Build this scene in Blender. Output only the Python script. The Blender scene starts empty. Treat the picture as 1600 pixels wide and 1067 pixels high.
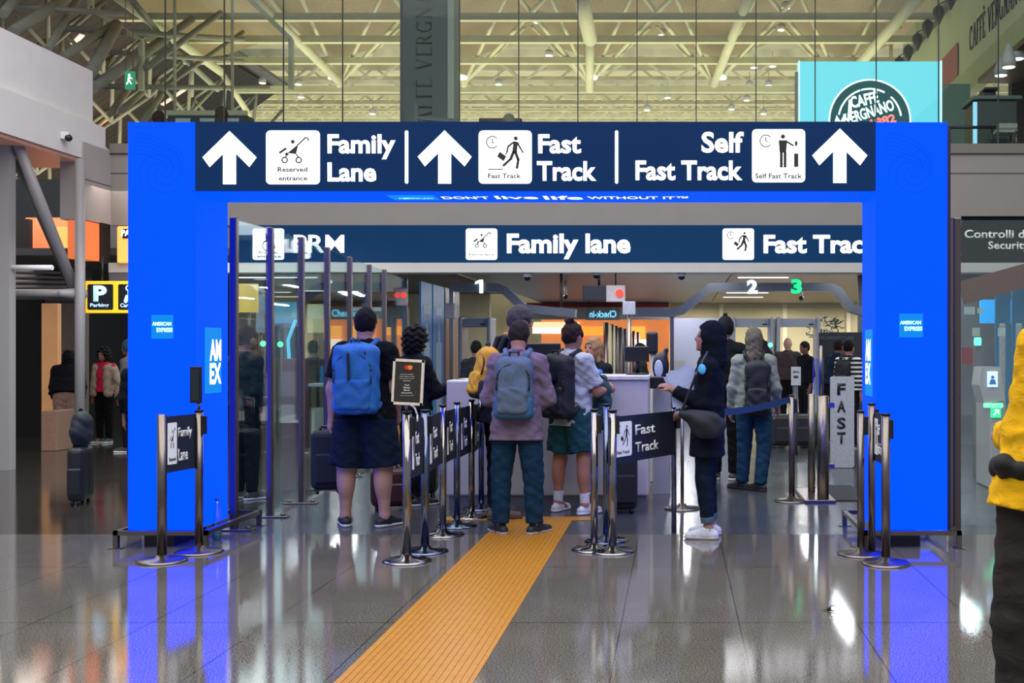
import bpy, bmesh, math, random
import numpy as np
from mathutils import Vector, Matrix
random.seed(7)
S = bpy.context.scene
COL = S.collection
F = 1720.0; VX = 1056.0; VY = 546.0; EYE = 1.44
# ---------------------------------------------------------------- camera
cd = bpy.data.cameras.new('camera'); cam = bpy.data.objects.new('camera', cd); COL.objects.link(cam)
cam.location = (0, 0, EYE); cam.rotation_euler = (math.pi/2, 0, 0)
cd.sensor_width = 36; cd.lens = F/1600*36
cd.shift_x = (800-VX)/1600; cd.shift_y = -(533.5-VY)/1600
cd.clip_start = .05; cd.clip_end = 300
S.camera = cam
S.view_settings.view_transform = 'Standard'; S.view_settings.look = 'None'
S.view_settings.gamma = 1; S.view_settings.exposure = 0.0; S.view_settings.use_curve_mapping = False
# ---------------------------------------------------------------- world + hall lights, with added fills
w = bpy.data.worlds.new('world'); S.world = w; w.use_nodes = True
w.node_tree.nodes['Background'].inputs[0].default_value = (.62, .66, .72, 1)
w.node_tree.nodes['Background'].inputs[1].default_value = .62
def area(name, loc, size, power, color=(1, 1, 1), rot=(0, 0, 0)):
    l = bpy.data.lights.new(name, 'AREA'); l.shape = 'RECTANGLE'; l.size, l.size_y = size
    l.energy = power; l.color = color
    o = bpy.data.objects.new(name, l); COL.objects.link(o); o.location = loc; o.rotation_euler = rot
    return o
area('hall_light', (-1, 3, 8.2), (16, 12), 1750, (1, .97, .92))
area('hall_light', (-2, 10.5, 8.0), (14, 4), 480, (1, .97, .93))
area('mezzanine_uplight', (-4, 27, 4.6), (26, 9), 1500, (1, .90, .68), (math.pi, 0, 0))  # unseen upward fill added to brighten the roof fabric
area('far_hall_uplight', (-8, 52, 6.0), (50, 20), 4600, (1, .93, .76), (math.pi, 0, 0))  # unseen fill added under the far roof to brighten it
for x_ in (-1.7, .6, 2.6, 4.6): area('security_light', (x_, 18, 2.74), (.10, 4.5), 38, (.88, .93, 1))
for x_ in (-2.5, .2, 2.9, 5.6): area('security_light', (x_, 24.5, 2.72), (.12, 5), 100, (.95, .96, 1))
area('side_security_light', (-5.6, 12.2, 2.9), (2.5, 5), 110, (.85, .95, 1))  # fill added to brighten what stands behind the left glass
area('queue_light', (-1.4, 12.3, 2.9), (3.4, 3.0), 70, (.80, .89, 1))
for x_ in (0.6, 3.2, 5.8): area('security_light', (x_, 30, 2.7), (.12, 4), 140, (1, .95, .82))  # added near the cream back wall to brighten it
area('security_bounce', (2, 23, .25), (7, 10), 150, (.95, .95, 1), (math.pi, 0, 0))  # no lamp here: added upward fill standing in for floor bounce
area('side_security_light', (-6.8, 19.5, 2.65), (4.5, 7), 170, (.85, .95, 1))  # second added fill, for the deeper part behind the left glass
area('side_hall_light', (-9, 17, 3.6), (4, 5), 150, (1, .84, .74))
area('side_hall_light', (4.6, 19, 2.74), (.12, 6), 150, (.85, .95, 1))

# ---------------------------------------------------------------- helpers
def P(px, py, D): return Vector(((px-VX)*D/F, D, EYE+(VY-py)*D/F))
def X(px, D): return (px-VX)*D/F
def Z(py, D): return EYE+(VY-py)*D/F
def lin(c):
    if isinstance(c, str):
        c = [int(c[i:i+2], 16)/255 for i in (0, 2, 4)]
    return tuple(v/12.92 if v <= .04045 else ((v+.055)/1.055)**2.4 for v in c)
MATS = {}
def mat(name, col='808080', rough=.5, metal=0., emit=0., ecol=None, var=.12, scale=30., bump=0., spec=.5, stretch=None, alpha=1.):
    if name in MATS: return MATS[name]
    m = bpy.data.materials.new(name); m.use_nodes = True; nt = m.node_tree; N = nt.nodes; L = nt.links
    b = N['Principled BSDF']; c = lin(col)
    b.inputs['Roughness'].default_value = rough; b.inputs['Metallic'].default_value = metal
    b.inputs['Specular IOR Level'].default_value = spec
    tc = N.new('ShaderNodeTexCoord'); nz = N.new('ShaderNodeTexNoise'); nz.inputs['Scale'].default_value = scale
    nz.inputs['Detail'].default_value = 4
    if stretch:
        mp = N.new('ShaderNodeMapping'); mp.inputs['Scale'].default_value = stretch
        L.new(tc.outputs['Object'], mp.inputs[0]); L.new(mp.outputs[0], nz.inputs['Vector'])
    else: L.new(tc.outputs['Object'], nz.inputs['Vector'])
    mr = N.new('ShaderNodeMapRange'); mr.inputs[1].default_value = .3; mr.inputs[2].default_value = .7
    mr.inputs[3].default_value = 1-var; mr.inputs[4].default_value = 1+var
    L.new(nz.outputs['Fac'], mr.inputs[0])
    mx = N.new('ShaderNodeVectorMath'); mx.operation = 'SCALE'; mx.inputs[0].default_value = c
    L.new(mr.outputs[0], mx.inputs['Scale']); L.new(mx.outputs[0], b.inputs['Base Color'])
    if bump:
        bp = N.new('ShaderNodeBump'); bp.inputs['Strength'].default_value = bump; bp.inputs['Distance'].default_value = .01
        L.new(nz.outputs['Fac'], bp.inputs['Height']); L.new(bp.outputs[0], b.inputs['Normal'])
    if emit:
        e = lin(ecol) if ecol is not None and not isinstance(ecol, tuple) else (ecol or c)
        b.inputs['Emission Color'].default_value = (*e, 1); b.inputs['Emission Strength'].default_value = emit
    MATS[name] = m
    return m
def glass(name, tint=(.93, .97, .96), refl=1.5, base=0.0):
    if name in MATS: return MATS[name]
    m = bpy.data.materials.new(name); m.use_nodes = True; nt = m.node_tree; N = nt.nodes; L = nt.links
    N.remove(N['Principled BSDF']); out = N['Material Output']
    t = N.new('ShaderNodeBsdfTransparent'); t.inputs[0].default_value = (*tint, 1)
    g = N.new('ShaderNodeBsdfGlossy'); g.inputs['Roughness'].default_value = .02; g.inputs[0].default_value = (.9, .95, .95, 1)
    F0 = ((refl-1)/(refl+1))**2; ge = N.new('ShaderNodeNewGeometry'); dt = N.new('ShaderNodeVectorMath'); dt.operation = 'DOT_PRODUCT'
    L.new(ge.outputs['Normal'], dt.inputs[0]); L.new(ge.outputs['Incoming'], dt.inputs[1])
    def mth(op, a, b=None, c=None):
        n = N.new('ShaderNodeMath'); n.operation = op
        for i, v in enumerate((a, b, c)):
            if v is None: continue
            if isinstance(v, (int, float)): n.inputs[i].default_value = v
            else: L.new(v, n.inputs[i])
        return n
    ab = mth('ABSOLUTE', dt.outputs['Value']); om = mth('SUBTRACT', 1., ab.outputs[0]); pw = mth('POWER', om.outputs[0], 5.)
    f = mth('MULTIPLY_ADD', pw.outputs[0], 1-F0, F0)
    ad = N.new('ShaderNodeMath'); ad.operation = 'ADD'; ad.inputs[1].default_value = base; ad.use_clamp = True
    nz = N.new('ShaderNodeTexNoise'); nz.inputs['Scale'].default_value = .8
    ml = N.new('ShaderNodeMath'); ml.operation = 'MULTIPLY_ADD'; ml.inputs[1].default_value = .008
    L.new(nz.outputs['Fac'], ml.inputs[0]); L.new(f.outputs[0], ml.inputs[2]); L.new(ml.outputs[0], ad.inputs[0])
    x = N.new('ShaderNodeMixShader'); L.new(ad.outputs[0], x.inputs[0]); L.new(t.outputs[0], x.inputs[1]); L.new(g.outputs[0], x.inputs[2])
    L.new(x.outputs[0], out.inputs[0])
    MATS[name] = m; return m

def basis(d):
    d = d.normalized(); a = Vector((0, 0, 1)) if abs(d.z) < .9 else Vector((1, 0, 0))
    u = d.cross(a).normalized(); return u, d.cross(u).normalized()
class MB:
    def __init__(s): s.bm = bmesh.new()
    def face(s, pts):
        try: return s.bm.faces.new([s.bm.verts.new(p) for p in pts])
        except ValueError: return None
    def box(s, x0, x1, y0, y1, z0, z1, bev=0, M=None):
        vs = [s.bm.verts.new((x, y, z)) for x in (x0, x1) for y in (y0, y1) for z in (z0, z1)]
        fs = [s.bm.faces.new([vs[i] for i in q]) for q in ((0, 1, 3, 2), (4, 6, 7, 5), (0, 4, 5, 1), (2, 3, 7, 6), (0, 2, 6, 4), (1, 5, 7, 3))]
        if bev:
            r = bmesh.ops.bevel(s.bm, geom=list({e for f in fs for e in f.edges}), offset=bev, segments=3, affect='EDGES', profile=.5)
            vs = list({v for f in r['faces'] for v in f.verts} | {v for v in vs if v.is_valid})
        if M is not None:
            for v in vs: v.co = M @ v.co
        return s
    def cyl(s, a, b, r, r2=None, n=14, cap=True):
        a = Vector(a); b = Vector(b); r2 = r if r2 is None else r2; u, v = basis(b-a)
        A = []; B = []
        for i in range(n):
            t = 2*math.pi*i/n; d = u*math.cos(t)+v*math.sin(t)
            A.append(s.bm.verts.new(a+d*r)); B.append(s.bm.verts.new(b+d*r2))
        for i in range(n):
            f = s.bm.faces.new((A[i], A[(i+1) % n], B[(i+1) % n], B[i])); f.smooth = True
        if cap: s.bm.faces.new(A[::-1]); s.bm.faces.new(B)
        return s
    def tube(s, pts, r, n=8):
        for i in range(len(pts)-1): s.cyl(pts[i], pts[i+1], r, n=n)
        return s
    def bar(s, a, b, w, h):
        a = Vector(a); b = Vector(b); u, v = basis(b-a); q = [u*w/2+v*h/2, -u*w/2+v*h/2, -u*w/2-v*h/2, u*w/2-v*h/2]
        A = [s.bm.verts.new(a+k) for k in q]; B = [s.bm.verts.new(b+k) for k in q]
        for i in range(4): s.bm.faces.new((A[i], A[(i+1) % 4], B[(i+1) % 4], B[i]))
        s.bm.faces.new(A[::-1]); s.bm.faces.new(B); return s
    def lathe(s, prof, c=(0, 0, 0), n=28):
        rings = []
        for r, z in prof:
            rings.append([s.bm.verts.new((c[0]+r*math.cos(2*math.pi*i/n), c[1]+r*math.sin(2*math.pi*i/n), c[2]+z)) for i in range(n)])
        for a, b in zip(rings, rings[1:]):
            for i in range(n):
                f = s.bm.faces.new((a[i], a[(i+1) % n], b[(i+1) % n], b[i])); f.smooth = True
        s.bm.faces.new(rings[0][::-1]); s.bm.faces.new(rings[-1]); return s
    def prism(s, pts, y0, y1):      # polygon in XZ extruded along Y
        A = [s.bm.verts.new((p[0], y0, p[1])) for p in pts]; B = [s.bm.verts.new((p[0], y1, p[1])) for p in pts]; n = len(pts)
        s.bm.faces.new(A); s.bm.faces.new(B[::-1])
        for i in range(n): s.bm.faces.new((A[i], B[i], B[(i+1) % n], A[(i+1) % n]))
        return s
    def sphere(s, c, r, n=12, sc=(1, 1, 1)):
        m = Matrix.Translation(c) @ Matrix.Diagonal((*sc, 1))
        r_ = bmesh.ops.create_uvsphere(s.bm, u_segments=n*2, v_segments=n, radius=r, matrix=m)
        for v in r_['verts']:
            for f in v.link_faces: f.smooth = True
        return s
def wloc(o):
    v = Vector((0, 0, 0))
    while o is not None: v = v+o.location; o = o.parent
    return v
def link(name, me, m, parent=None, world=True):
    o = bpy.data.objects.new(name, me); COL.objects.link(o)
    if m is not None: me.materials.append(m)
    if parent is not None:
        o.parent = parent
        if world:
            me.transform(Matrix.Translation(-wloc(parent)))
    return o
def part(name, mb, m, parent=None, label=None):
    bm = mb.bm; bmesh.ops.recalc_face_normals(bm, faces=bm.faces)
    me = bpy.data.meshes.new(name); bm.to_mesh(me); bm.free()
    o = link(name, me, m, parent)
    if label: o['label'] = label
    return o
def tag(o, label, cat, group=None):
    o['label'] = label; o['category'] = cat
    if group: o['group'] = group
    return o
def thing(name, label, cat, loc=(0, 0, 0), group=None):
    o = bpy.data.objects.new(name, None); COL.objects.link(o); o.location = loc; o.empty_display_size = .1
    bpy.context.view_layer.update()
    return tag(o, label, cat, group)
def struct(name, mb, m, parent=None):
    o = part(name, mb, m, parent)
    if parent is None: o['kind'] = 'structure'
    return o
def copy_tree(o, parent=None):
    c = o.copy(); COL.objects.link(c); c.parent = parent
    for ch in [x for x in bpy.data.objects if x.parent == o]: copy_tree(ch, c)
    return c
def recentre(o):
    """put a single-mesh object's origin at the foot of its geometry"""
    me = o.data; co = np.empty(len(me.vertices)*3); me.vertices.foreach_get('co', co); co = co.reshape(-1, 3)
    c = Vector(((co[:, 0].min()+co[:, 0].max())/2, (co[:, 1].min()+co[:, 1].max())/2, co[:, 2].min()))
    me.transform(Matrix.Translation(-c)); o.location = c; return o
def solo(name, mb, m, label, cat, group=None):
    return tag(recentre(part(name, mb, m)), label, cat, group)
def text_mesh(txt, height=None, width=None, bold=.0, ext=.002, align='LEFT', space=1.0, lh=1.0):
    cu = bpy.data.curves.new('t', 'FONT'); cu.body = txt; cu.size = 1; cu.offset = bold; cu.extrude = 0
    cu.space_character = space; cu.space_line = lh; cu.align_x = align; cu.resolution_u = 3
    o = bpy.data.objects.new('t', cu); COL.objects.link(o)
    dg = bpy.context.evaluated_depsgraph_get(); dg.update()
    me = bpy.data.meshes.new_from_object(o.evaluated_get(dg))
    bpy.data.objects.remove(o); bpy.data.curves.remove(cu)
    co = np.empty(len(me.vertices)*3); me.vertices.foreach_get('co', co); co = co.reshape(-1, 3)
    mn = co.min(0); mx = co.max(0)
    sy = height/(mx[1]-mn[1]) if height else None; sx = width/(mx[0]-mn[0]) if width else None
    sx = sx or sy; sy = sy or sx
    co = (co-mn)*np.array([sx, sy, 1]); 
    me.vertices.foreach_set('co', co.ravel()); me.update()
    return me, (mx[0]-mn[0])*sx, (mx[1]-mn[1])*sy
def put_text(txt, x0, z0, y, m, parent, height=None, width=None, bold=.0, M=None, name='lettering', space=1.0, lh=1.0, align='LEFT', ext=.003):
    """text standing in the XZ plane facing the camera side (-Y); lower-left at x0,z0"""
    me, wd, ht = text_mesh(txt, height, width, bold, space=space, lh=lh, align=align)
    bm = bmesh.new(); bm.from_mesh(me)
    r = bmesh.ops.extrude_face_region(bm, geom=bm.faces[:])
    for v in [g for g in r['geom'] if isinstance(g, bmesh.types.BMVert)]: v.co.z += ext
    bmesh.ops.recalc_face_normals(bm, faces=bm.faces)
    bm.to_mesh(me); bm.free()
    T = M if M is not None else Matrix.Translation((x0, y, z0)) @ Matrix.Rotation(math.pi/2, 4, 'X')
    me.transform(T); me.name = name
    return link(name, me, m, parent)
# ---------------------------------------------------------------- implicit-surface modelling for people and soft things
def surface_nets(f, o, h):
    s = f < 0; nx, ny, nz = f.shape
    c = np.zeros((nx-1, ny-1, nz-1), np.uint8)
    for i in (0, 1):
        for j in (0, 1):
            for k in (0, 1): c += s[i:nx-1+i, j:ny-1+j, k:nz-1+k]
    act = (c > 0) & (c < 8); ids = -np.ones(act.shape, np.int64); I = np.argwhere(act); n = len(I); ids[act] = np.arange(n)
    acc = np.zeros((n, 3)); cnt = np.zeros(n)
    corners = [(i, j, k) for i in (0, 1) for j in (0, 1) for k in (0, 1)]
    for a in corners:
        for ax in range(3):
            if a[ax]: continue
            b = list(a); b[ax] = 1
            fa = f[I[:, 0]+a[0], I[:, 1]+a[1], I[:, 2]+a[2]]; fb = f[I[:, 0]+b[0], I[:, 1]+b[1], I[:, 2]+b[2]]
            cr = (fa < 0) != (fb < 0); t = np.where(cr, fa/(fa-fb+1e-12), 0)
            p = np.array(a)[None, :]+np.zeros((n, 3)); p[:, ax] += t
            acc += p*cr[:, None]; cnt += cr
    V = (I+acc/cnt[:, None])*h+np.array(o)
    Fc = []
    for ax in range(3):
        sl0 = [slice(None)]*3; sl1 = [slice(None)]*3; sl0[ax] = slice(0, -1); sl1[ax] = slice(1, None)
        E = np.argwhere(s[tuple(sl0)] != s[tuple(sl1)]); u, v = (ax+1) % 3, (ax+2) % 3
        E = E[(E[:, u] > 0) & (E[:, v] > 0) & (E[:, u] < f.shape[u]-1) & (E[:, v] < f.shape[v]-1)]
        if not len(E): continue
        ins = s[E[:, 0], E[:, 1], E[:, 2]]
        def g(du, dv):
            e = E.copy(); e[:, u] -= du; e[:, v] -= dv; return ids[e[:, 0], e[:, 1], e[:, 2]]
        q = np.stack([g(1, 1), g(0, 1), g(0, 0), g(1, 0)], 1); q[~ins] = q[~ins][:, ::-1]; Fc.append(q)
    return V, np.concatenate(Fc)
class SD:
    """a list of soft primitives melted together and polygonised"""
    def __init__(s, k=.03): s.p = []; s.k = k
    def cap(s, a, b, r1, r2=None, fl=(1, 1, 1), k=None, cut=None, sub=False):
        s.p.append(('c', np.array(a, float), np.array(b, float), r1, r1 if r2 is None else r2, np.array(fl, float), s.k if k is None else k, cut, sub)); return s
    def ell(s, c, r, R=None, k=None, cut=None, sub=False):
        s.p.append(('e', np.array(c, float), np.array(r, float), None if R is None else np.array(R, float), 0, 0, s.k if k is None else k, cut, sub)); return s
    def box(s, c, hs, rr, R=None, k=None, cut=None, sub=False):
        s.p.append(('b', np.array(c, float), np.array(hs, float), None if R is None else np.array(R, float), rr, 0, s.k if k is None else k, cut, sub)); return s
    def bounds(s, p):
        if p[0] == 'c':
            r = max(p[3], p[4])/p[5]; return np.minimum(p[1], p[2])-r, np.maximum(p[1], p[2])+r
        R = p[3]; hs = p[2]
        e = np.abs(R) @ hs if R is not None else hs
        return p[1]-e, p[1]+e
    def build(s, name, m, parent, h=.01, wr=0, wf=22, cuts=(), grow=0, label=None, smooth=True, seed=0):
        lo = np.min([s.bounds(p)[0] for p in s.p if not p[8]], 0)-.05-grow; hi = np.max([s.bounds(p)[1] for p in s.p if not p[8]], 0)+.05+grow
        n = np.ceil((hi-lo)/h).astype(int)+1
        f = np.full(n, .08, np.float32)
        ax = [lo[i]+h*np.arange(n[i]) for i in range(3)]
        for p in s.p:
            b0, b1 = s.bounds(p); mg = .045+grow
            i0 = np.clip(np.floor((b0-mg-lo)/h).astype(int), 0, n); i1 = np.clip(np.ceil((b1+mg-lo)/h).astype(int)+1, 0, n)
            if (i1 <= i0).any(): continue
            sl = tuple(slice(a, b) for a, b in zip(i0, i1))
            q = np.stack(np.meshgrid(*[ax[i][sl[i]] for i in range(3)], indexing='ij'), -1)
            if p[0] == 'c':
                a, b, r1, r2, fl = p[1:6]; qa = (q-a)*fl; ba = (b-a)*fl; t = np.clip((qa @ ba)/max(ba @ ba, 1e-9), 0, 1)
                d = (np.linalg.norm(qa-t[..., None]*ba, axis=-1)-(r1+(r2-r1)*t))/fl.max()
            elif p[0] == 'e':
                ql = (q-p[1]) @ p[3] if p[3] is not None else q-p[1]
                k0 = np.linalg.norm(ql/p[2], axis=-1); k1 = np.linalg.norm(ql/p[2]**2, axis=-1)+1e-9; d = k0*(k0-1)/k1
            else:
                ql = np.abs((q-p[1]) @ p[3] if p[3] is not None else q-p[1])-(p[2]-p[4])
                d = np.linalg.norm(np.maximum(ql, 0), axis=-1)+np.minimum(ql.max(-1), 0)-p[4]
            d = d-(grow if not p[8] else 0)
            if p[7] is not None:
                for cp, cn in (p[7] if isinstance(p[7], list) else [p[7]]): d = np.maximum(d, (q-np.array(cp)) @ np.array(cn))
            cur = f[sl]; k = p[6]
            if p[8]:
                hh = np.maximum(k-np.abs(-d-cur), 0)/k; f[sl] = np.maximum(cur, -d)+hh*hh*k/4
            else:
                hh = np.maximum(k-np.abs(d-cur), 0)/k; f[sl] = np.minimum(cur, d)-hh*hh*k/4
        if wr or cuts:
            q = np.stack(np.meshgrid(*ax, indexing='ij'), -1)
            if wr:
                a = q*wf+seed*1.7
                wv = np.sin(a[..., 2]*1.9+1.6*np.sin(a[..., 0]*1.1+a[..., 1]*.7)+seed)+.6*np.sin(a[..., 0]*1.7+a[..., 2]*2.3+2*np.sin(a[..., 1]+.6*a[..., 2]))
                f = f+wr*wv
            for cp, cn in cuts: f = np.maximum(f, (q-np.array(cp)) @ np.array(cn))
        f[0] = f[-1] = .05; f[:, 0] = f[:, -1] = .05; f[:, :, 0] = f[:, :, -1] = .05
        V, Fc = surface_nets(f, lo, h)
        me = bpy.data.meshes.new(name); me.vertices.add(len(V)); me.vertices.foreach_set('co', V.astype(np.float32).ravel())
        me.loops.add(len(Fc)*4); me.loops.foreach_set('vertex_index', Fc.ravel().astype(np.int32))
        me.polygons.add(len(Fc)); me.polygons.foreach_set('loop_start', np.arange(0, len(Fc)*4, 4, dtype=np.int32))
        me.polygons.foreach_set('use_smooth', np.ones(len(Fc), bool))
        me.update(calc_edges=True); me.validate()
        o = link(name, me, m, parent, world=False)
        if label: o['label'] = label
        return o
def cloth(col):
    """woven cloth with soft creases in the normal"""
    k = 'cloth_'+col
    if k in MATS: return MATS[k]
    m = mat(k, col, .9, var=.18, scale=9, spec=.12); nt = m.node_tree; N = nt.nodes; L = nt.links
    tc = N.new('ShaderNodeTexCoord'); mp = N.new('ShaderNodeMapping'); mp.inputs['Scale'].default_value = (7, 7, 13); mp.inputs['Rotation'].default_value = (.3, .5, 0)
    nz = N.new('ShaderNodeTexNoise'); nz.inputs['Scale'].default_value = 1; nz.inputs['Detail'].default_value = 3; nz.inputs['Distortion'].default_value = 1.2
    L.new(tc.outputs['Object'], mp.inputs[0]); L.new(mp.outputs[0], nz.inputs['Vector'])
    bp = N.new('ShaderNodeBump'); bp.inputs['Strength'].default_value = .6; bp.inputs['Distance'].default_value = .02
    L.new(nz.outputs['Fac'], bp.inputs['Height']); L.new(bp.outputs[0], N['Principled BSDF'].inputs['Normal']); return m
def nrm(v): v = np.array(v, float); return v/np.linalg.norm(v)
def rotx(a): c, s = math.cos(a), math.sin(a); return np.array([[1, 0, 0], [0, c, -s], [0, s, c]])
def roty(a): c, s = math.cos(a), math.sin(a); return np.array([[c, 0, s], [0, 1, 0], [-s, 0, c]])
def rotz(a): c, s = math.cos(a), math.sin(a); return np.array([[c, -s, 0], [s, c, 0], [0, 0, 1]])
def person(label, x, D, H=1.75, yaw=0, build=1., lean=0., side=0., head=(0, 0), arms=None, legs=None, skin='a06a50',
           top='202020', toplen=.53, sleeve=2.0, topfit=.02, bottom='182030', botlen=2.0, botfit=.012, shoe='303030', sole='d0d0d0',
           hair='short', haircol='1c1512', hood=False, h=.009, collar=None, group=None, stance=.10, wr=.0022, z=0., sock=None, seated=False, extra=None):
    """local frame: +Y the way the person faces, +X the person's right hand side; yaw turns it (radians)"""
    g = H/1.75
    root = thing('person', label, 'person', (x, D, z), group)
    c = lambda *v: np.array(v, float)*g
    legs = legs or {}; arms = arms or {}
    # legs (thigh dir, shin dir) for R (+x) and L (-x)
    J = {}; low = 0
    for sd, sg in (('R', 1), ('L', -1)):
        th, sh = legs.get(sd, ((sg*.02, .0, -1), (sg*.0, -.02, -1)))
        J['hip'+sd] = c(sg*.09, 0, .90); J['kn'+sd] = J['hip'+sd]+nrm(th)*.42*g; J['an'+sd] = J['kn'+sd]+nrm(sh)*.40*g
    dz = min(J['anR'][2], J['anL'][2])-.08*g
    for k_ in J: J[k_] = J[k_]-np.array([0, 0, dz])
    base = np.array([0, 0, -dz])
    pel = c(0, 0, .95)+base
    R = rotx(-lean) @ roty(side)
    up = lambda *v: pel+R @ (np.array(v, float)*g)
    waist = up(0, 0, .13); chest = up(0, 0, .32); neck = up(0, -.01, .52); b = build
    HR = rotz(head[0]) @ rotx(head[1])     # yaw (+ turns to the left), pitch (+ looks up)
    hb = neck+R @ c(0, .0, .045); hc = hb+HR @ c(0, .025, .115)
    for sd, sg in (('R', 1), ('L', -1)):
        J['sh'+sd] = up(sg*(.138+.03*b), -.01, .445)
        e, w_ = arms.get(sd, ((sg*.12, -.05, -1), (sg*.02, .25, -1)))[:2]
        J['el'+sd] = J['sh'+sd]+nrm(e)*.30*g; J['wr'+sd] = J['el'+sd]+nrm(w_)*.255*g
    # ---- body
    s = SD(.035*g); s.cap(pel, waist, .125*g*b, .115*g*b, (1, 1.45, 1)); s.cap(waist, chest, .115*g*b, .135*g, (1, 1.4, 1))
    s.cap(J['shL'], up(0, -.01, .475), .048*g, .055*g); s.cap(J['shR'], up(0, -.01, .475), .048*g, .055*g); s.cap(chest, up(0, -.01, .44), .13*g, .09*g, (1, 1.35, 1)); s.cap(neck-R @ c(0, 0, .05), hb+HR @ c(0, 0, .05), .058*g, .052*g)
    for sd, sg in (('R', 1), ('L', -1)):
        ka = .86 if sleeve > 1 and top else 1.; kl = .82 if botlen > 1 else 1.
        s.cap(J['sh'+sd], J['el'+sd], .052*g*b*ka, .041*g*b*ka); s.cap(J['el'+sd], J['wr'+sd], .042*g*b*ka, .026*g)
        s.cap(J['hip'+sd], J['kn'+sd], .085*g*b*kl, .057*g*b*kl); s.cap(J['kn'+sd]+c(0, -.008, 0)*(kl == 1), J['an'+sd], .058*g*b*kl, .037*g*kl)
        kf = J['kn'+sd]; s.ell(kf*.72+J['an'+sd]*.28+c(0, -.02*(kl == 1), 0), np.array([.05, .055, .11])*g*b*(kl if kl == 1 else .7), k=.03)
        s.cap(J['an'+sd], J['an'+sd]+c(0, .10, -.045), .036*g, .028*g)
        # hand
        a = arms.get(sd, (0, 0)); dw = nrm(J['wr'+sd]-J['el'+sd]); hd = nrm(a[2]) if len(a) > 2 and a[2] is not None else dw
        pn = nrm(a[3]) if len(a) > 3 else np.array([-sg*1., .1, 0]); pn = nrm(pn-hd*(pn @ hd)); sv = np.cross(hd, pn); curl = a[4] if len(a) > 4 else .5
        W = J['wr'+sd]; s.cap(W, W+hd*.05*g, .026*g, .032*g, k=.02)
        s.ell(W+hd*.058*g, np.array([.040, .017, .046])*g, R=np.stack([sv, pn, hd], 1), k=.012)
        thumb = -sg if abs(pn[0]) > .5 else sg
        for i in range(4):
            ln = (.036, .041, .038, .030)[i]*g; fb = W+hd*.088*g+sv*(i-1.5)*.0205*g
            d1 = nrm(hd*math.cos(curl)+pn*math.sin(curl)+sv*(i-1.5)*.05); m1 = fb+d1*ln; d2 = nrm(hd*math.cos(curl*2.2)+pn*math.sin(curl*2.2)); m2 = m1+d2*ln*.9
            s.cap(fb-hd*.012*g, m1, .0092*g, .0085*g, k=.006); s.cap(m1, m2, .0085*g, .0072*g, k=.004)
        fwd = sv if sv[1]+.3*sv[2] > 0 else -sv
        t0 = W+hd*.03*g+fwd*.03*g; t1 = t0+nrm(fwd*.8+hd*.9+pn*.5)*.034*g; t2 = t1+nrm(fwd*.2+hd*1.+pn*.7)*.028*g
        s.cap(t0, t1, .0125*g, .010*g, k=.008); s.cap(t1, t2, .010*g, .0085*g, k=.004)
    # head
    hp = lambda *v: hc+HR @ c(*v)
    s.ell(hc, np.array([.077, .098, .114])*g, R=HR, k=.03); s.ell(hp(0, .035, -.055), np.array([.052, .058, .060])*g, R=HR, k=.03)
    s.ell(hp(0, .078, -.098), np.array([.020, .018, .016])*g, R=HR, k=.02)
    s.cap(hp(0, .088, .012), hp(0, .108, -.022), .008*g, .013*g, k=.012)
    s.cap(hp(-.018, .084, -.058), hp(.018, .084, -.058), .009*g, .009*g, k=.006)
    s.cap(hp(-.035, .082, .026), hp(.035, .082, .026), .010*g, .010*g, k=.012)
    for sg in (1, -1):
        s.ell(hp(sg*.076, -.005, -.01), np.array([.010, .018, .030])*g, R=HR, k=.008)
        s.ell(hp(sg*.032, .092, .004), np.array([.016, .012, .009])*g, k=.01, R=HR, sub=True)
    body = s.build('body', mat('skin_'+skin, skin, .55, var=.05, scale=60), root, h=h)
    e_ = MB()
    for sg in (1, -1): e_.sphere(hp(sg*.032, .078, .004), .013*g, 6)
    lt = part('eye', e_, mat('eye', '201614', .2), None); lt.parent = body
    m_ = MB(); mm = Matrix(HR.tolist()).to_4x4()
    m_.sphere((0, 0, 0), 1, 6, (.024*g, .008*g, .0085*g))
    for v in m_.bm.verts: v.co = Vector(hp(0, .0885, -.060))+mm @ v.co
    lp = part('mouth', m_, mat('lips_'+skin, '8a4a44', .5), None); lp.parent = body
    # ---- hair
    if hair not in ('bald', None):
        hs = SD(.02); t = {'short': .012, 'long': .020, 'bun': .014, 'curly': .035, 'afro': .05, 'cap': .016, 'buzz': .006}[hair]*g
        hs.ell(hp(0, -.006, .012), np.array([.077, .098, .110])*g+t, R=HR)
        if hair == 'long':
            hs.cap(hp(0, -.045, 0), up(0, -.085, .42), .078*g, .055*g, (1, 1.2, 1)); hs.cap(hp(.06, -.01, -.01), hp(.07, -.01, -.16), .03*g, .025*g); hs.cap(hp(-.06, -.01, -.01), hp(-.07, -.01, -.16), .03*g, .025*g)
        if hair == 'bun': hs.ell(hp(0, -.045, .135), np.array([.045, .045, .036])*g, k=.01); hs.cap(hp(.02, -.05, .14), hp(.06, -.05, .165), .012*g, .005*g, k=.004); hs.cap(hp(-.02, -.05, .15), hp(-.065, -.04, .17), .012*g, .004*g, k=.004)
        if hair == 'curly': hs.ell(hp(0, -.05, -.05), np.array([.10, .085, .11])*g)
        fr = .115 if hair != 'cap' else .14
        hs.ell(hp(0, fr, -.045 if hair != 'cap' else -.07), np.array([.088, .085, .105])*g, R=HR, k=.008, sub=True)
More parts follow.
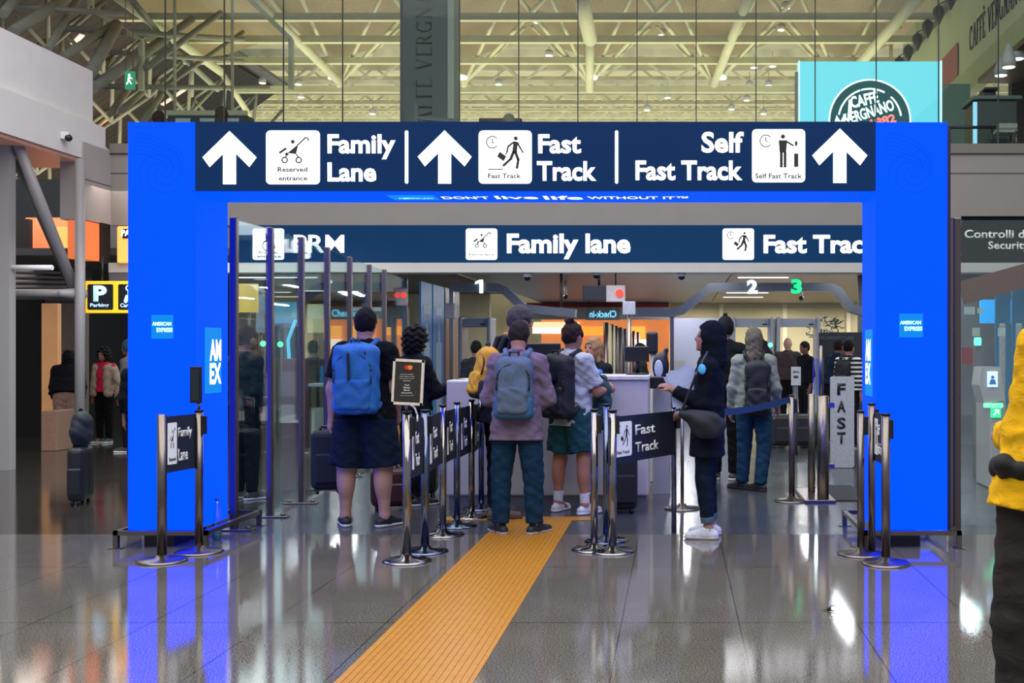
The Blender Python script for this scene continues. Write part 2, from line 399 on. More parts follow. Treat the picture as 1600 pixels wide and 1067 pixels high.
        if hair in ('short', 'bun', 'buzz', 'cap'):
            hs.box(hp(0, .03, -.148), np.array([.12, .14, .075])*g, .01, R=HR, k=.01, sub=True)
            if hair != 'cap': hs.ell(hp(.085, .02, -.035), np.array([.03, .045, .05])*g, R=HR, k=.01, sub=True); hs.ell(hp(-.085, .02, -.035), np.array([.03, .045, .05])*g, R=HR, k=.01, sub=True)
        nm = 'hair' if hair != 'cap' else 'cap'
        wv = {'curly': .010, 'afro': .008, 'long': .003, 'bun': .003}.get(hair, .0018)
        hs.build(nm, mat('hair_'+haircol, haircol, .8, spec=.2, var=.35, scale=60, bump=.4, stretch=(1, 1, .25) if hair == 'long' else None), root, h=max(h, .008), wr=wv, wf=60 if hair == 'curly' else 40)
    if hood:
        q = SD(.03); q.ell(hp(0, -.018, .012), np.array([.108, .125, .138])*g, R=HR); q.cap(hp(0, -.04, -.04), neck+R @ c(0, -.03, -.02), .105*g, .11*g)
        q.ell(hp(0, .12, -.03), np.array([.078, .10, .118])*g, R=HR, k=.012, sub=True)
        q.build('hood', cloth(top), root, h=h, wr=wr, wf=34)
    # ---- top
    if top:
        tf = topfit*g; q = SD(.04*g); hem = up(0, 0, .52-toplen); un = R @ np.array([0, 0, 1.])
        q.cap(up(0, 0, .52-toplen-.05), waist, .130*g*b+tf, .118*g*b+tf, (.88, 1.28, 1)); q.cap(waist, chest, .118*g*b+tf, .138*g*(.6+.4*b)+tf, (1, 1.35, 1))
        q.cap(J['shL'], up(0, -.01, .475), .052*g+tf*.6, .06*g+tf*.5); q.cap(J['shR'], up(0, -.01, .475), .052*g+tf*.6, .06*g+tf*.5)
        for sg in (1, -1): q.cap(up(sg*.07, 0, .52-toplen-.05), up(sg*.055, 0, .13), .122*g*b+tf, .10*g*b+tf, (1, 1.15, 1)); q.cap(chest, up(0, -.01, .44), .135*g+tf, .085*g+tf, (1, 1.35, 1))
        for sd in 'RL':
            A, E, W = J['sh'+sd], J['el'+sd], J['wr'+sd]
            if sleeve <= 1:
                e = A+(E-A)*sleeve; q.cap(A, E, .056*g*b+tf*.6, .052*g*b+tf, cut=(e, nrm(E-A)))
            elif sleeve > 0:
                e = E+(W-E)*(sleeve-1)*.97; q.cap(A, E, .053*g*b+tf*.6, .045*g*b+tf*.6); q.cap(E, W, .045*g*b+tf*.6, .035*g+tf*.45, cut=(e, nrm(W-E)))
        q.build('jacket' if sleeve > 1 else 'shirt', cloth(top), root, h=h, wr=wr, wf=34, cuts=[(hem, -un), ], seed=len(label) % 5)
        if collar:
            q = SD(.01); 
            for i in range(10):
                a0, a1 = 2*math.pi*i/10, 2*math.pi*(i+1)/10
                q.cap(neck+R @ c(.062*math.cos(a0), .062*math.sin(a0), .005-.02*math.sin(a0)), neck+R @ c(.062*math.cos(a1), .062*math.sin(a1), .005-.02*math.sin(a1)), .017*g, k=.01)
            q.build('collar', cloth(collar), root, h=h)
    # ---- bottoms
    bf = botfit*g; q = SD(.03*g); q.cap(pel+c(0, 0, -.02), waist-R @ c(0, 0, .03), .128*g*b+bf, .118*g*b+bf, (1, 1.38, 1))
    for sd in 'RL':
        A, K, N_ = J['hip'+sd], J['kn'+sd], J['an'+sd]
        if botlen <= 1:
            q.cap(A, K, .092*g*b+bf, .078*g*b+bf*1.5, cut=(A+(K-A)*botlen, nrm(K-A)), k=.012)
        else:
            q.cap(A, K, .089*g*b+bf, .062*g*b+bf, k=.012); e = K+(N_-K)*(botlen-1)
            q.cap(K, N_, .062*g*b+bf, .046*g+bf*1.1, cut=(e, nrm(N_-K)), k=.012)
    q.build('shorts' if botlen <= 1 else 'trousers', cloth(bottom), root, h=h, wr=wr*.9, wf=30, seed=3)
    if shoe:
        for sd, sg in (('R', 1), ('L', -1)):
            N_ = J['an'+sd]; f = nrm((legs.get(sd+'f') or (sg*.18, 1, 0))); rz = N_[2]-.08*g
            B = np.array([N_[0], N_[1], rz]); q = SD(.02)
            pitch = legs.get(sd+'p', 0.)       # heel lifted
            lift = lambda t: np.array([0, 0, .0])
            hl = B-f*.045*g; to = B+f*.165*g
            q.cap(hl+[0, 0, .036*g], to+[0, 0, .026*g], .039*g, .034*g, k=.02); q.cap(B+[0, 0, .09*g], B+[0, 0, .04*g]+f*.02, .043*g, .042*g, cut=(B+[0, 0, .092*g], (0, 0, 1)))
            q.cap(B+[0, 0, .07*g]+f*.03, B+f*.11*g+[0, 0, .035*g], .034*g, .032*g)
            so = q.build('shoe', mat('shoe_'+shoe, shoe, .6, var=.15, scale=60), root, h=min(h, .009), cuts=[(B+[0, 0, .014], (0, 0, -1))])
            q = SD(.02); q.cap(hl+[0, 0, .018], to+[0, 0, .018], .042*g, .039*g)
            q.build('sole', mat('sole_'+sole, sole, .6), so, h=min(h, .008), cuts=[(B+[0, 0, .0], (0, 0, -1)), (B+[0, 0, .024], (0, 0, 1))])
            if sock:
                q = SD(.01); q.cap(N_+(J['kn'+sd]-N_)*.32, N_-[0, 0, .02], .047*g, .043*g, cut=(N_+(J['kn'+sd]-N_)*.30, nrm(J['kn'+sd]-N_)))
                q.build('sock', mat('sock_'+sock, sock, .8), root, h=h)
    J.update(neck=neck, chest=chest, waist=waist, pel=pel, hc=hc, R=R, HR=HR, up=up, hp=hp, g=g, root=root)
    if extra: extra(J, root, c)
    root.rotation_euler = (0, 0, yaw)
    J['yaw'] = yaw; J['loc'] = Vector((x, D, z))
    return J
def backpack(J, label, col, trim, wd=.15, ht=.25, dp=.09, zc=.26, straps='202020', pocket=None, low=None, off=0., group=None):
    root = thing('backpack', label, 'backpack', J['loc'], group); R = J['R']; up = J['up']; g = J['g']
    bc = up(off, -.115-dp, zc)
    m = mat('pack_'+col, col, .7, var=.15, scale=50, bump=.15); ms = mat('strap_'+straps, straps, .8)
    q = SD(.03); q.box(bc, (wd, dp, ht), .06, R=R); q.ell(bc+R @ [0, 0, ht*.55], (wd*.92, dp*.95, ht*.55), R=R)
    q.build('bag', m, root, h=.010, wr=.003, wf=20)
    mp = mat('pack_'+(pocket or col), pocket or col, .75, var=.15, scale=50)
    q = SD(.02); q.box(bc+R @ [0, -dp*.85, -ht*.42], (wd*.82, .035, ht*.45), .03, R=R); q.build('front_pocket', mp, root, h=.009, wr=.003, wf=30)
    if low:
        q = SD(.02); q.box(bc+R @ [0, 0, -ht*.62], (wd*1.03, dp*1.06, ht*.40), .05, R=R); q.build('lower_panel', mat('pack_'+low, low, .75), root, h=.010)
    for sg in (1, -1):
        q = SD(.01); pts = [bc+R @ [sg*wd*.45, dp*.8, ht*.75], up(sg*.085, -.105, .50), up(sg*.10, -.01, .545), up(sg*.11, .10, .45), up(sg*.12, .13, .28), up(sg*.16, .04, .12), bc+R @ [sg*wd*.9, dp*.6, -ht*.8]]
        for a, b in zip(pts, pts[1:]): q.cap(a, b, .022, .022, (1, 1, 1))
        q.build('shoulder_strap', ms, root, h=.011)
    q = SD(.01); a = bc+R @ [-.035, -dp*.3, ht*.96]; b = bc+R @ [.035, -dp*.3, ht*.96]; t = R @ [0, 0, .05]
    q.cap(a, a+t, .008); q.cap(a+t, b+t, .008); q.cap(b+t, b, .008); q.build('top_handle', mat('pack_'+trim, trim, .8), root, h=.008)
    z = MB(); 
    zz = []
    for i in range(13):
        t = math.pi*i/12; zz.append(Vector(bc+R @ [math.cos(t)*wd*.86, -dp*.93, ht*.25+math.sin(t)*ht*.5]))
    z.tube([Vector(bc+R @ [wd*.86, -dp*.98, -ht*.1])]+zz+[Vector(bc+R @ [-wd*.86, -dp*.98, -ht*.1])], .007); 
    o = part('zip', z, mat('pack_'+trim, trim, .8)); o.parent = root
    root.rotation_euler = (0, 0, J['yaw'])
    return root
# ---------------------------------------------------------------- materials of the setting
def floor_mat(name, c0, c1, rough, ior, tile=True):
    m = bpy.data.materials.new(name); m.use_nodes = True; nt = m.node_tree; N = nt.nodes; L = nt.links; b = N['Principled BSDF']
    tc = N.new('ShaderNodeTexCoord'); g = N.new('ShaderNodeNewGeometry')
    n1 = N.new('ShaderNodeTexNoise'); n1.inputs['Scale'].default_value = 130; n1.inputs['Detail'].default_value = 3
    n2 = N.new('ShaderNodeTexNoise'); n2.inputs['Scale'].default_value = 2.2
    L.new(g.outputs['Position'], n1.inputs['Vector']); L.new(g.outputs['Position'], n2.inputs['Vector'])
    r = N.new('ShaderNodeValToRGB'); r.color_ramp.elements[0].position = .36; r.color_ramp.elements[1].position = .62
    r.color_ramp.elements[0].color = (*lin(c0), 1); r.color_ramp.elements[1].color = (*lin(c1), 1); L.new(n1.outputs['Fac'], r.inputs[0])
    mr = N.new('ShaderNodeMapRange'); mr.inputs[3].default_value = .8; mr.inputs[4].default_value = 1.2; L.new(n2.outputs['Fac'], mr.inputs[0])
    v = N.new('ShaderNodeVectorMath'); v.operation = 'SCALE'; L.new(r.outputs[0], v.inputs[0]); L.new(mr.outputs[0], v.inputs['Scale'])
    col = v.outputs[0]
    if tile:
        sp = N.new('ShaderNodeSeparateXYZ'); L.new(g.outputs['Position'], sp.inputs[0]); outs = []
        for ax, per, off in (('X', .62, .29), ('Y', 1.485, -.2-8.57)):
            a = N.new('ShaderNodeMath'); a.operation = 'ADD'; a.inputs[1].default_value = off+100*per; L.new(sp.outputs[ax], a.inputs[0])
            d = N.new('ShaderNodeMath'); d.operation = 'MODULO'; d.inputs[1].default_value = per; L.new(a.outputs[0], d.inputs[0])
            l = N.new('ShaderNodeMath'); l.operation = 'LESS_THAN'; l.inputs[1].default_value = .006 if ax == 'X' else .009; L.new(d.outputs[0], l.inputs[0]); outs.append(l)
        mx = N.new('ShaderNodeMath'); mx.operation = 'MAXIMUM'; L.new(outs[0].outputs[0], mx.inputs[0]); L.new(outs[1].outputs[0], mx.inputs[1])
        mix = N.new('ShaderNodeMix'); mix.data_type = 'RGBA'; L.new(mx.outputs[0], mix.inputs[0]); L.new(col, mix.inputs[6]); mix.inputs[7].default_value = (.03, .028, .026, 1)
        col = mix.outputs[2]
    L.new(col, b.inputs['Base Color'])
    rr = N.new('ShaderNodeMapRange'); rr.inputs[3].default_value = rough*.7; rr.inputs[4].default_value = rough*1.5
    L.new(n2.outputs['Fac'], rr.inputs[0]); L.new(rr.outputs[0], b.inputs['Roughness']); b.inputs['IOR'].default_value = ior
    bp = N.new('ShaderNodeBump'); bp.inputs['Strength'].default_value = .014; bp.inputs['Distance'].default_value = .01
    L.new(n1.outputs['Fac'], bp.inputs['Height']); L.new(bp.outputs[0], b.inputs['Normal'])
    return m
def slat_mat(name, c0, c1, per, axis='Y', rough=.4, metal=0.):
    m = bpy.data.materials.new(name); m.use_nodes = True; nt = m.node_tree; N = nt.nodes; L = nt.links; b = N['Principled BSDF']
    g = N.new('ShaderNodeNewGeometry'); sp = N.new('ShaderNodeSeparateXYZ'); L.new(g.outputs['Position'], sp.inputs[0])
    d = N.new('ShaderNodeMath'); d.operation = 'PINGPONG'; d.inputs[1].default_value = per/2; L.new(sp.outputs[axis], d.inputs[0])
    mr = N.new('ShaderNodeMapRange'); mr.inputs[1].default_value = 0; mr.inputs[2].default_value = per*.12; L.new(d.outputs[0], mr.inputs[0])
    nz = N.new('ShaderNodeTexNoise'); nz.inputs['Scale'].default_value = 3; L.new(g.outputs['Position'], nz.inputs['Vector'])
    mm = N.new('ShaderNodeMath'); mm.operation = 'MULTIPLY'; L.new(mr.outputs[0], mm.inputs[0])
    m2 = N.new('ShaderNodeMapRange'); m2.inputs[3].default_value = .7; m2.inputs[4].default_value = 1.1; L.new(nz.outputs['Fac'], m2.inputs[0]); L.new(m2.outputs[0], mm.inputs[1])
    mix = N.new('ShaderNodeMix'); mix.data_type = 'RGBA'; L.new(mm.outputs[0], mix.inputs[0]); mix.inputs[6].default_value = (*lin(c0), 1); mix.inputs[7].default_value = (*lin(c1), 1)
    L.new(mix.outputs[2], b.inputs['Base Color']); b.inputs['Roughness'].default_value = rough; b.inputs['Metallic'].default_value = metal
    return m
WHITE = mat('lit_white', 'ffffff', emit=1.25, ecol='ffffff', var=.0)
NAVY = mat('sign_navy', '04122a', .6, spec=.1, emit=.42, ecol='0a3f7c', var=.06, scale=6)
NAVY2 = mat('sign_navy_far', '04162c', .6, spec=.1, emit=.5, ecol='0b4477', var=.05, scale=5)
BLUE = mat('led_blue', '000208', .7, spec=.05, emit=2., ecol=(.0, .048, 1.9), var=.0)
BLUED = mat('led_blue_line', '000208', .7, spec=.05, emit=2., ecol=(.0, .036, 1.5), var=.0)
CYANP = mat('led_card_blue', '000810', .6, spec=.1, emit=1.0, ecol='0a8cf0', var=.0)
CYANT = mat('led_card_text', 'a0e0ff', .3, emit=1.1, ecol='b8ecff', var=0)
STEEL = mat('brushed_steel', '7a726c', .28, metal=1., var=.08, scale=80)
STEELD = mat('dark_bronze_steel', '6a5c5c', .3, metal=.9, var=.08, scale=60)
CHROME = mat('chrome', '8e8a88', .12, metal=1., var=.04)
BLACK = mat('black_plastic', '0c0e12', .4, var=.1)
BELT = mat('belt_navy', '101c30', .7, var=.1, scale=120)
TEXTG = mat('print_white', 'f0f4f0', .6, var=.03)
GREYP = mat('fascia_grey', '96989a', .6, var=.03, scale=3)
GREYB = mat('fascia_beige', '847f77', .6, var=.03, scale=3)
GREYL = mat('fascia_light', 'b4b2aa', .55, var=.03, scale=3)
WHITEW = mat('white_panel', 'd8d2d0', .6, var=.03, scale=4)
COUNTER = mat('counter_white', 'b9b6b2', .35, var=.04, scale=5)
PIC = mat('picto_dark', '1a1c20', .6, var=0)
GL = glass('clear_glass', (.90, .95, .95), 1.45, .03)
GLT = glass('balustrade_glass', (.94, .98, .96), 1.08, .0)
GLD = glass('tinted_glass', (.80, .90, .92), 1.45, .05)
# ---------------------------------------------------------------- floor, walls, ceilings
struct('floor', MB().box(-22, 16, 1.2, 8.575, -.12, 0), floor_mat('granite_polished', '32302d', '7a756b', .05, 1.95))
struct('floor', MB().box(-3.62, 16, 8.575, 34, -.12, 0), floor_mat('floor_security', '34373c', '43484e', .2, 1.6, False))
struct('floor', MB().box(-22, -3.62, 8.575, 34, -.12, 0), floor_mat('floor_side_hall', '2a2420', '3e3833', .08, 2.1, False))
def wallbox(name, x0, x1, y0, y1, z0, z1, m): return struct(name, MB().box(x0, x1, y0, y1, z0, z1), m)
DL = 15.
wallbox('trim_1', -7.7, 7.5, DL, DL+.3, Z(352, DL), 4.14, GREYB)
wallbox('trim_2', -7.7, 7.5, DL-.06, DL+.3, Z(426, DL), Z(411, DL), GREYL)
wallbox('trim_3', -7.7, 7.5, DL-.04, DL+.3, Z(240, DL), Z(225, DL), mat('slab_edge', '6f685f', .6, var=.05))
struct('trim_4', MB().box(-7.7, 7.5, DL-.003, DL+.01, Z(272, DL), Z(270, DL)), mat('joint_dark', '4a4a4a', .8))
wallbox('floor_mezzanine', -7.7, 8, DL+.3, 30, 3.9, 4.22, mat('slab_under', '8a857c', .8))
wallbox('ceiling_security', -3.9, 8, DL+.3, 33, 2.8, 2.9, slat_mat('metal_slats', '24262c', '5e6068', .30))
struct('trim_5', MB().box(1.0, 5.2, 19.2, 31, 2.77, 2.80), slat_mat('wood_slats', '20140e', '64422c', .24))
wallbox('wall_back', -.2, 8, 33, 33.2, 0, 2.8, mat('cream_wall', 'cfc39c', .7, emit=0, var=.04, scale=1.5))
for i in range(3):
    wallbox('trim_6', 1.3+i*1.9, 1.42+i*1.9, 32.9, 33.0, 0, 2.8, mat('cream_rib', 'ece2c4', .6, var=.02))
wallbox('wall_back', -4.4, -.2, 32, 32.2, Z(499, 32), 2.8, mat('grey_bulkhead', 'a0a2a6', .6))
wallbox('trim_7', -4.4, -.2, 31.9, 32, Z(480, 32), Z(474, 32), mat('red_strip', '8a1e1e', .5))
wallbox('wall_back', -4.4, -.2, 36, 36.2, 0, 3, mat('shop_warm_wall', 'c07038', .6, emit=.7, ecol='e88a50', var=.25, scale=3))  # shop lighting put into the wall as its own glow
wallbox('wall_left', -22, -10.5, 33, 33.2, 0, 4.4, mat('dark_teal_wall', '141b1e', .6))
wallbox('wall_left', -10.5, -4.4, 26, 26.2, 0, 2.8, mat('cream_side_wall', 'b8ae8c', .7, var=.1, scale=2))
wallbox('ceiling_side', -10.5, -4.1, DL+.3, 26, 2.75, 2.85, mat('dark_ceiling', '3c3e44', .5))
wallbox('wall_partition', X(1052, 24.), X(1146, 24.), 24., 24.1, 0, Z(497, 24.), mat('lilac_partition', 'a6a9bd', .6, var=.03))
wallbox('wall_partition', X(1052, 23.9), X(1070, 23.9), 23.9, 24., 0, Z(563, 24.), GREYP)
# side wall of the left wing (runs towards the camera)
XL = -7.7
wallbox('wall_left', XL-.3, XL, 14.3, DL, Z(352, DL), 4.14, mat('panel_greige', 'a49c98', .6, var=.04, scale=3))
struct('trim_8', MB().box(XL, XL+.004, 14.3, DL, 3.655, 3.665), mat('joint_dark', '4a4a4a', .8))
# big white boxed parapet, far end at x=142/158
mb = MB(); mb.box(-8.3, -7.84, 12.2, 14.8, 4.42, 5.18); mb.box(-8.3, -7.72, 12.15, 14.9, 3.93, 4.44)
struct('wall_parapet', mb, WHITEW)
wallbox('wall_left', -13.5, -8.35, 18.5, 18.7, 2.9, 4.3, mat('charcoal_panels', '44474b', .5, var=.05))
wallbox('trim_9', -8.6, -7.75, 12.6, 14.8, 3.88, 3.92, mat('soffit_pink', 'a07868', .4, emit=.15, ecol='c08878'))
# ---------------------------------------------------------------- glass front of the mezzanine
br = thing('glass_balustrade', 'tall frameless glass screen along the mezzanine edge above the security hall', 'glass screen', (0, DL+.1, 4.24))
xs = [205, 253, 346, 439, 532, 625, 716, 809, 902, 995, 1088, 1182, 1275, 1371, 1469, 1563, 1660]
for a, b in zip(xs, xs[1:]):
    part('glass_panel', MB().box(X(a, DL)+.006, X(b, DL)-.006, DL+.09, DL+.102, 4.24, 7.0), GLT, br)
for a in xs[1:]:
    part('glass_joint', MB().box(X(a, DL)-.007, X(a, DL)+.007, DL+.085, DL+.107, 4.24, 7.0), mat('joint_seal', '2c302e', .6), br)
# ---------------------------------------------------------------- 2D drawing on signs
class Draw:
    """flat shapes a few millimetres thick, in a plane facing the camera side, units of s metres"""
    def __init__(s, ox, oz, sc, y, th=.004): s.mb = MB(); s.o = (ox, oz); s.s = sc; s.y = y; s.t = th; s.wt = 1.
    def q(s, p): return (s.o[0]+p[0]*s.s, s.o[1]+p[1]*s.s)
    def poly(s, pts):
        s.mb.prism([s.q(p) for p in pts], s.y-s.t, s.y); return s
    def line(s, a, b, w):
        w = w*s.wt; dx, dz = b[0]-a[0], b[1]-a[1]; l = math.hypot(dx, dz); nx, nz = -dz/l*w/2, dx/l*w/2
        return s.poly([(a[0]+nx, a[1]+nz), (b[0]+nx, b[1]+nz), (b[0]-nx, b[1]-nz), (a[0]-nx, a[1]-nz)])
    def disc(s, c, r, n=20, rz=None):
        rz = rz or r; return s.poly([(c[0]+r*math.cos(2*math.pi*i/n), c[1]+rz*math.sin(2*math.pi*i/n)) for i in range(n)])
    def arc(s, c, r, w, a0=0, a1=360, n=24, rz=None):
        rz = rz or r
        for i in range(n):
            t0, t1 = math.radians(a0+(a1-a0)*i/n), math.radians(a0+(a1-a0)*(i+1)/n)
            s.line((c[0]+r*math.cos(t0), c[1]+rz*math.sin(t0)), (c[0]+r*math.cos(t1), c[1]+rz*math.sin(t1)), w)
        return s
    def rrect(s, x0, x1, z0, z1, r):
        pts = []
        for cx, cz, a in ((x1-r, z1-r, 0), (x0+r, z1-r, 90), (x0+r, z0+r, 180), (x1-r, z0+r, 270)):
            pts += [(cx+r*math.cos(math.radians(a+i*18)), cz+r*math.sin(math.radians(a+i*18))) for i in range(6)]
        return s.poly(pts)
    def done(s, name, m, parent, M=None):
        if M is not None:
            for v in s.mb.bm.verts: v.co = M @ v.co
        return part(name, s.mb, m, parent)
def pic_stroller(d):
    d.disc((.50, .79), .035); d.line((.25, .58), (.38, .67), .03); d.poly([(.60, .74), (.56, .56), (.40, .58)]); d.line((.40, .58), (.36, .55), .03)
    d.line((.58, .72), (.72, .85), .018); d.arc((.745, .82), .045, .018, 150, -20, 10)
    d.line((.56, .56), (.61, .50), .016); d.line((.42, .57), (.36, .50), .016)
    d.arc((.35, .45), .05, .018); d.arc((.61, .45), .05, .018)
def pic_walker(d, bag=True):
    d.disc((.70, .85), .037); d.poly([(.66, .80), (.74, .78), (.72, .58), (.63, .58)])
    d.line((.69, .60), (.75, .44), .042); d.line((.75, .46), (.72, .28), .038); d.line((.66, .60), (.60, .45), .042); d.line((.60, .46), (.46, .33), .036)
    d.line((.66, .78), (.56, .70), .026); d.line((.56, .71), (.53, .58), .024); d.line((.73, .77), (.79, .66), .026); d.line((.79, .66), (.84, .58), .022)
    d.poly([(.40, .60), (.52, .51), (.47, .42), (.35, .51)]); d.line((.53, .58), (.50, .54), .015)
def pic_clock(d, c=(.26, .78), r=.11): d.arc(c, r, .014, 40, 320, 18); d.line(c, (c[0]-.005, c[1]+.07), .014); d.line(c, (c[0]+.03, c[1]-.02), .014)
def pic_self(d):
    d.disc((.58, .86), .04); d.poly([(.50, .79), (.66, .79), (.64, .56), (.52, .56)]); d.line((.55, .57), (.55, .28), .042); d.line((.62, .57), (.62, .28), .042)
    d.line((.64, .77), (.78, .69), .025); d.disc((.83, .73), .025, rz=.05); d.poly([(.79, .54), (.87, .54), (.87, .29), (.79, .29)])
def pic_wheelchair(d):
    d.disc((.44, .82), .045); d.line((.45, .76), (.48, .56), .05); d.line((.48, .55), (.64, .55), .045); d.line((.64, .56), (.70, .36), .04); d.arc((.48, .45), .16, .025, 80, 330, 16); d.line((.47, .68), (.60, .66), .03)
def stxt(t, x0, x1, y0, y1, D, m, parent, bold=.02, **k):
    wd = X(x1, D)-X(x0, D); ht = (y1-y0)*D/F
    return put_text(t, X(x0, D), Z(y1, D), D-.002, m, parent, height=ht, width=wd, bold=bold, **k)
def picto(fn, x0, y0, size, D, parent, caps=(), m=WHITE, name='pictogram_panel'):
    sc = size*D/F; ox, oz = X(x0, D), Z(y0+size, D)
    d = Draw(ox, oz, sc, D); d.rrect(0, 1, 0, 1, .08); p = d.done(name, m, parent)
    d = Draw(ox, oz, sc, D-.005, .004); d.wt = 1.25 if size > 60 else 1.7
    for f in (fn if isinstance(fn, (list, tuple)) else [fn]): f(d)
    d.done('pictogram', PIC, p)
    for t, a0, a1, z0, z1 in caps:
        put_text(t, ox+a0*sc, oz+z0*sc, D-.006, PIC, p, height=(z1-z0)*sc, width=(a1-a0)*sc, bold=.02, name='caption')
    return p
def arrow(cx, y0, y1, D, parent):
    k = (y1-y0)/83.; pts = [(0, 0), (42, 41), (31, 56), (10, 35), (10, 83), (-10, 83), (-10, 35), (-31, 56), (-42, 41)]
    mb = MB(); mb.prism([(X(cx+a*k, D), Z(y0+b*k, D)) for a, b in pts], D-.008, D); return part('arrow', mb, WHITE, parent)
# ---------------------------------------------------------------- the blue LED portal
DP, DQ = 8.0, 8.57
LX0, LX1, RX0, RX1 = X(200, DP), X(306, DP), X(1368, DP), X(1480, DP)
ZB, ZT = Z(828, DP), Z(191, DP)
po = thing('led_gateway', 'huge glowing blue portal with two square columns and a navy direction header', 'gateway', (X(840, DP), DP+.28, 0))
for a, b, nm in ((LX0, LX1, 'left'), (RX0, RX1, 'right')):
    c_ = part('column', MB().box(a, b, DP, DQ, ZB, ZT), BLUE, po)
    # faint swirl pattern on the screens
    cx = (a+b)/2; d = Draw(cx, Z(268, DP), 1, DP-.0005, .001)
    for w0 in range(3):
        pts = [((.02+.028*t)*math.cos(t+w0*2.1)*1., (.02+.028*t)*math.sin(t+w0*2.1)) for t in [i*.28 for i in range(21)]]
        for p_, q_ in zip(pts, pts[1:]): d.line(p_, q_, .004)
    for k_ in range(6):
        pts = [(-.2+.36*t, .13+.03*k_-.16*t*t) for t in [i/10 for i in range(11)]]
        for p_, q_ in zip(pts, pts[1:]): d.line(p_, q_, .004)
    d.done('swirl_pattern', BLUED, c_)
lt_ = part('lintel', MB().box(LX1, RX0, DP, DQ, Z(300, DP), ZT), BLUE, po)
hd = part('header_sign', MB().box(LX1, RX0, DP-.012, DP-.001, Z(299, DP), ZT+.002), NAVY, po)
DS = DP-.014
arrow(359, 205, 288, DS, hd); picto(pic_stroller, 416, 204, 84, DS, hd, (('Reserved', .22, .77, .23, .32), ('entrance', .24, .77, .07, .14)))
stxt('Family', 512, 618, 210, 249, DS, WHITE, hd, .03); stxt('Lane', 512, 588, 254, 284, DS, WHITE, hd, .03)
arrow(695, 204, 287, DS, hd); picto([pic_walker, pic_clock, lambda d: d.line((.18, .27), (.46, .27), .015)], 748, 204, 83, DS, hd, (('Fast Track', .18, .80, .10, .19),))
stxt('Fast', 841, 908, 210, 240, DS, WHITE, hd, .03); stxt('Track', 839, 932, 252, 283, DS, WHITE, hd, .03)
stxt('Self', 1096, 1162, 206, 239, DS, WHITE, hd, .03); stxt('Fast Track', 993, 1160, 251, 282, DS, WHITE, hd, .03)
picto([pic_self, pic_clock], 1175, 202, 83, DS, hd, (('Self Fast Track', .06, .94, .07, .17),)); arrow(1312, 201, 286, DS, hd)
for x_ in (635.5, 963.5):
    d = Draw(X(x_-2.5, DS), Z(287, DS), 1, DS, .006); d.rrect(0, 5*DS/F, 0, 83*DS/F, .011); d.done('divider', WHITE, hd)
# slogan on the underside of the lintel
zz = Z(300, DP)-.002
def under(txt, x0, x1, d0, d1, m):
    Dm = (d0+d1)/2; me, wd, ht = text_mesh(txt, d1-d0, X(x1, Dm)-X(x0, Dm), .02)
    me.transform(Matrix(((1, 0, 0, X(x0, Dm)), (0, -1, 0, d1), (0, 0, -1, zz), (0, 0, 0, 1)))); me.name = 'slogan'
    return link('slogan', me, m, lt_)
part('card_logo', MB().box(X(610, 8.28), X(682, 8.28), 8.15, 8.42, zz, zz+.001), CYANP, lt_)
under("AMERICAN", 622, 676, 8.28, 8.36, CYANT); under("DON'T", 691, 764, 8.22, 8.36, WHITE); under("live", 774, 840, 8.19, 8.36, WHITE)
under("life", 850, 910, 8.19, 8.39, WHITE); under("WITHOUT", 918, 1028, 8.22, 8.36, WHITE); under("IT\u2122", 1036, 1075, 8.22, 8.36, WHITE)
# payment card squares on the fronts, tall card marks on the inner faces
for x0, x1, y0, y1 in ((237, 271, 492, 529), (1405, 1442, 490, 527)):
    c_ = part('card_square', MB().box(X(x0, DP), X(x1, DP), DP-.004, DP-.001, Z(y1, DP), Z(y0, DP)), CYANP, po)
    stxt('AMERICAN', x0+1, x1-3, y0+11, y0+17, DP-.005, CYANT, c_, .04); stxt('EXPRESS', x0+8, x1-1, y0+20, y0+27, DP-.005, CYANT, c_, .04)
def inner(xf, sgn, d0, d1, y0, y1, t0, t1):
    n = part('card_banner', MB().box(*sorted((xf, xf+sgn*.004)), d0, d1, Z(y1, 8.3), Z(y0, 8.3)), CYANP, po)
    for txt, za, zb in (('AM', Z(t0+(t1-t0)*.48, 8.3), Z(t0, 8.3)), ('EX', Z(t1, 8.3), Z(t0+(t1-t0)*.53, 8.3))):
        me, wd, ht = text_mesh(txt, zb-za, (d1-d0)*.72, .04)
        # text runs with depth on the left face (reads left to right towards the back), mirrored on the right face
        xx = xf+sgn*.006
        if sgn > 0: T = Matrix(((0, 0, 1, xx), (1, 0, 0, d0+(d1-d0)*.26), (0, 1, 0, za), (0, 0, 0, 1)))
        else: T = Matrix(((0, 0, -1, xx), (-1, 0, 0, d1-(d1-d0)*.10), (0, 1, 0, za), (0, 0, 0, 1)))
        me.transform(T); me.name = 'card_letters'; link('card_letters', me, WHITE, n)
inner(LX1, 1, 8.15, 8.44, 512, 614, 530, 600); inner(RX0, -1, 8.12, 8.42, 515, 618, 530, 600)
for a, b in ((X(176, 7.95), LX1+.10), (RX0-.09, X(1503, 7.95))):
    st = MB(); z1 = ZB; z0 = ZB-.032
    for yy in (7.95, 8.98): st.box(a, b, yy, yy+.035, z0, z1)
    for xx in (a, b-.035): st.box(xx, xx+.035, 7.95, 9.0, z0, z1)
    for xx in (a, b-.035):
        for yy in (7.95, 8.98): st.box(xx, xx+.035, yy, yy+.035, 0.0, z1); st.box(xx-.03, xx+.065, yy-.02, yy+.055, 0, .006)
    part('steel_base_frame', st, STEEL, po)
    part('plinth', MB().box(a+.18, b-.28, 8.05, 8.6, .0, z0), mat('plinth_black', '07080a', .6), po)
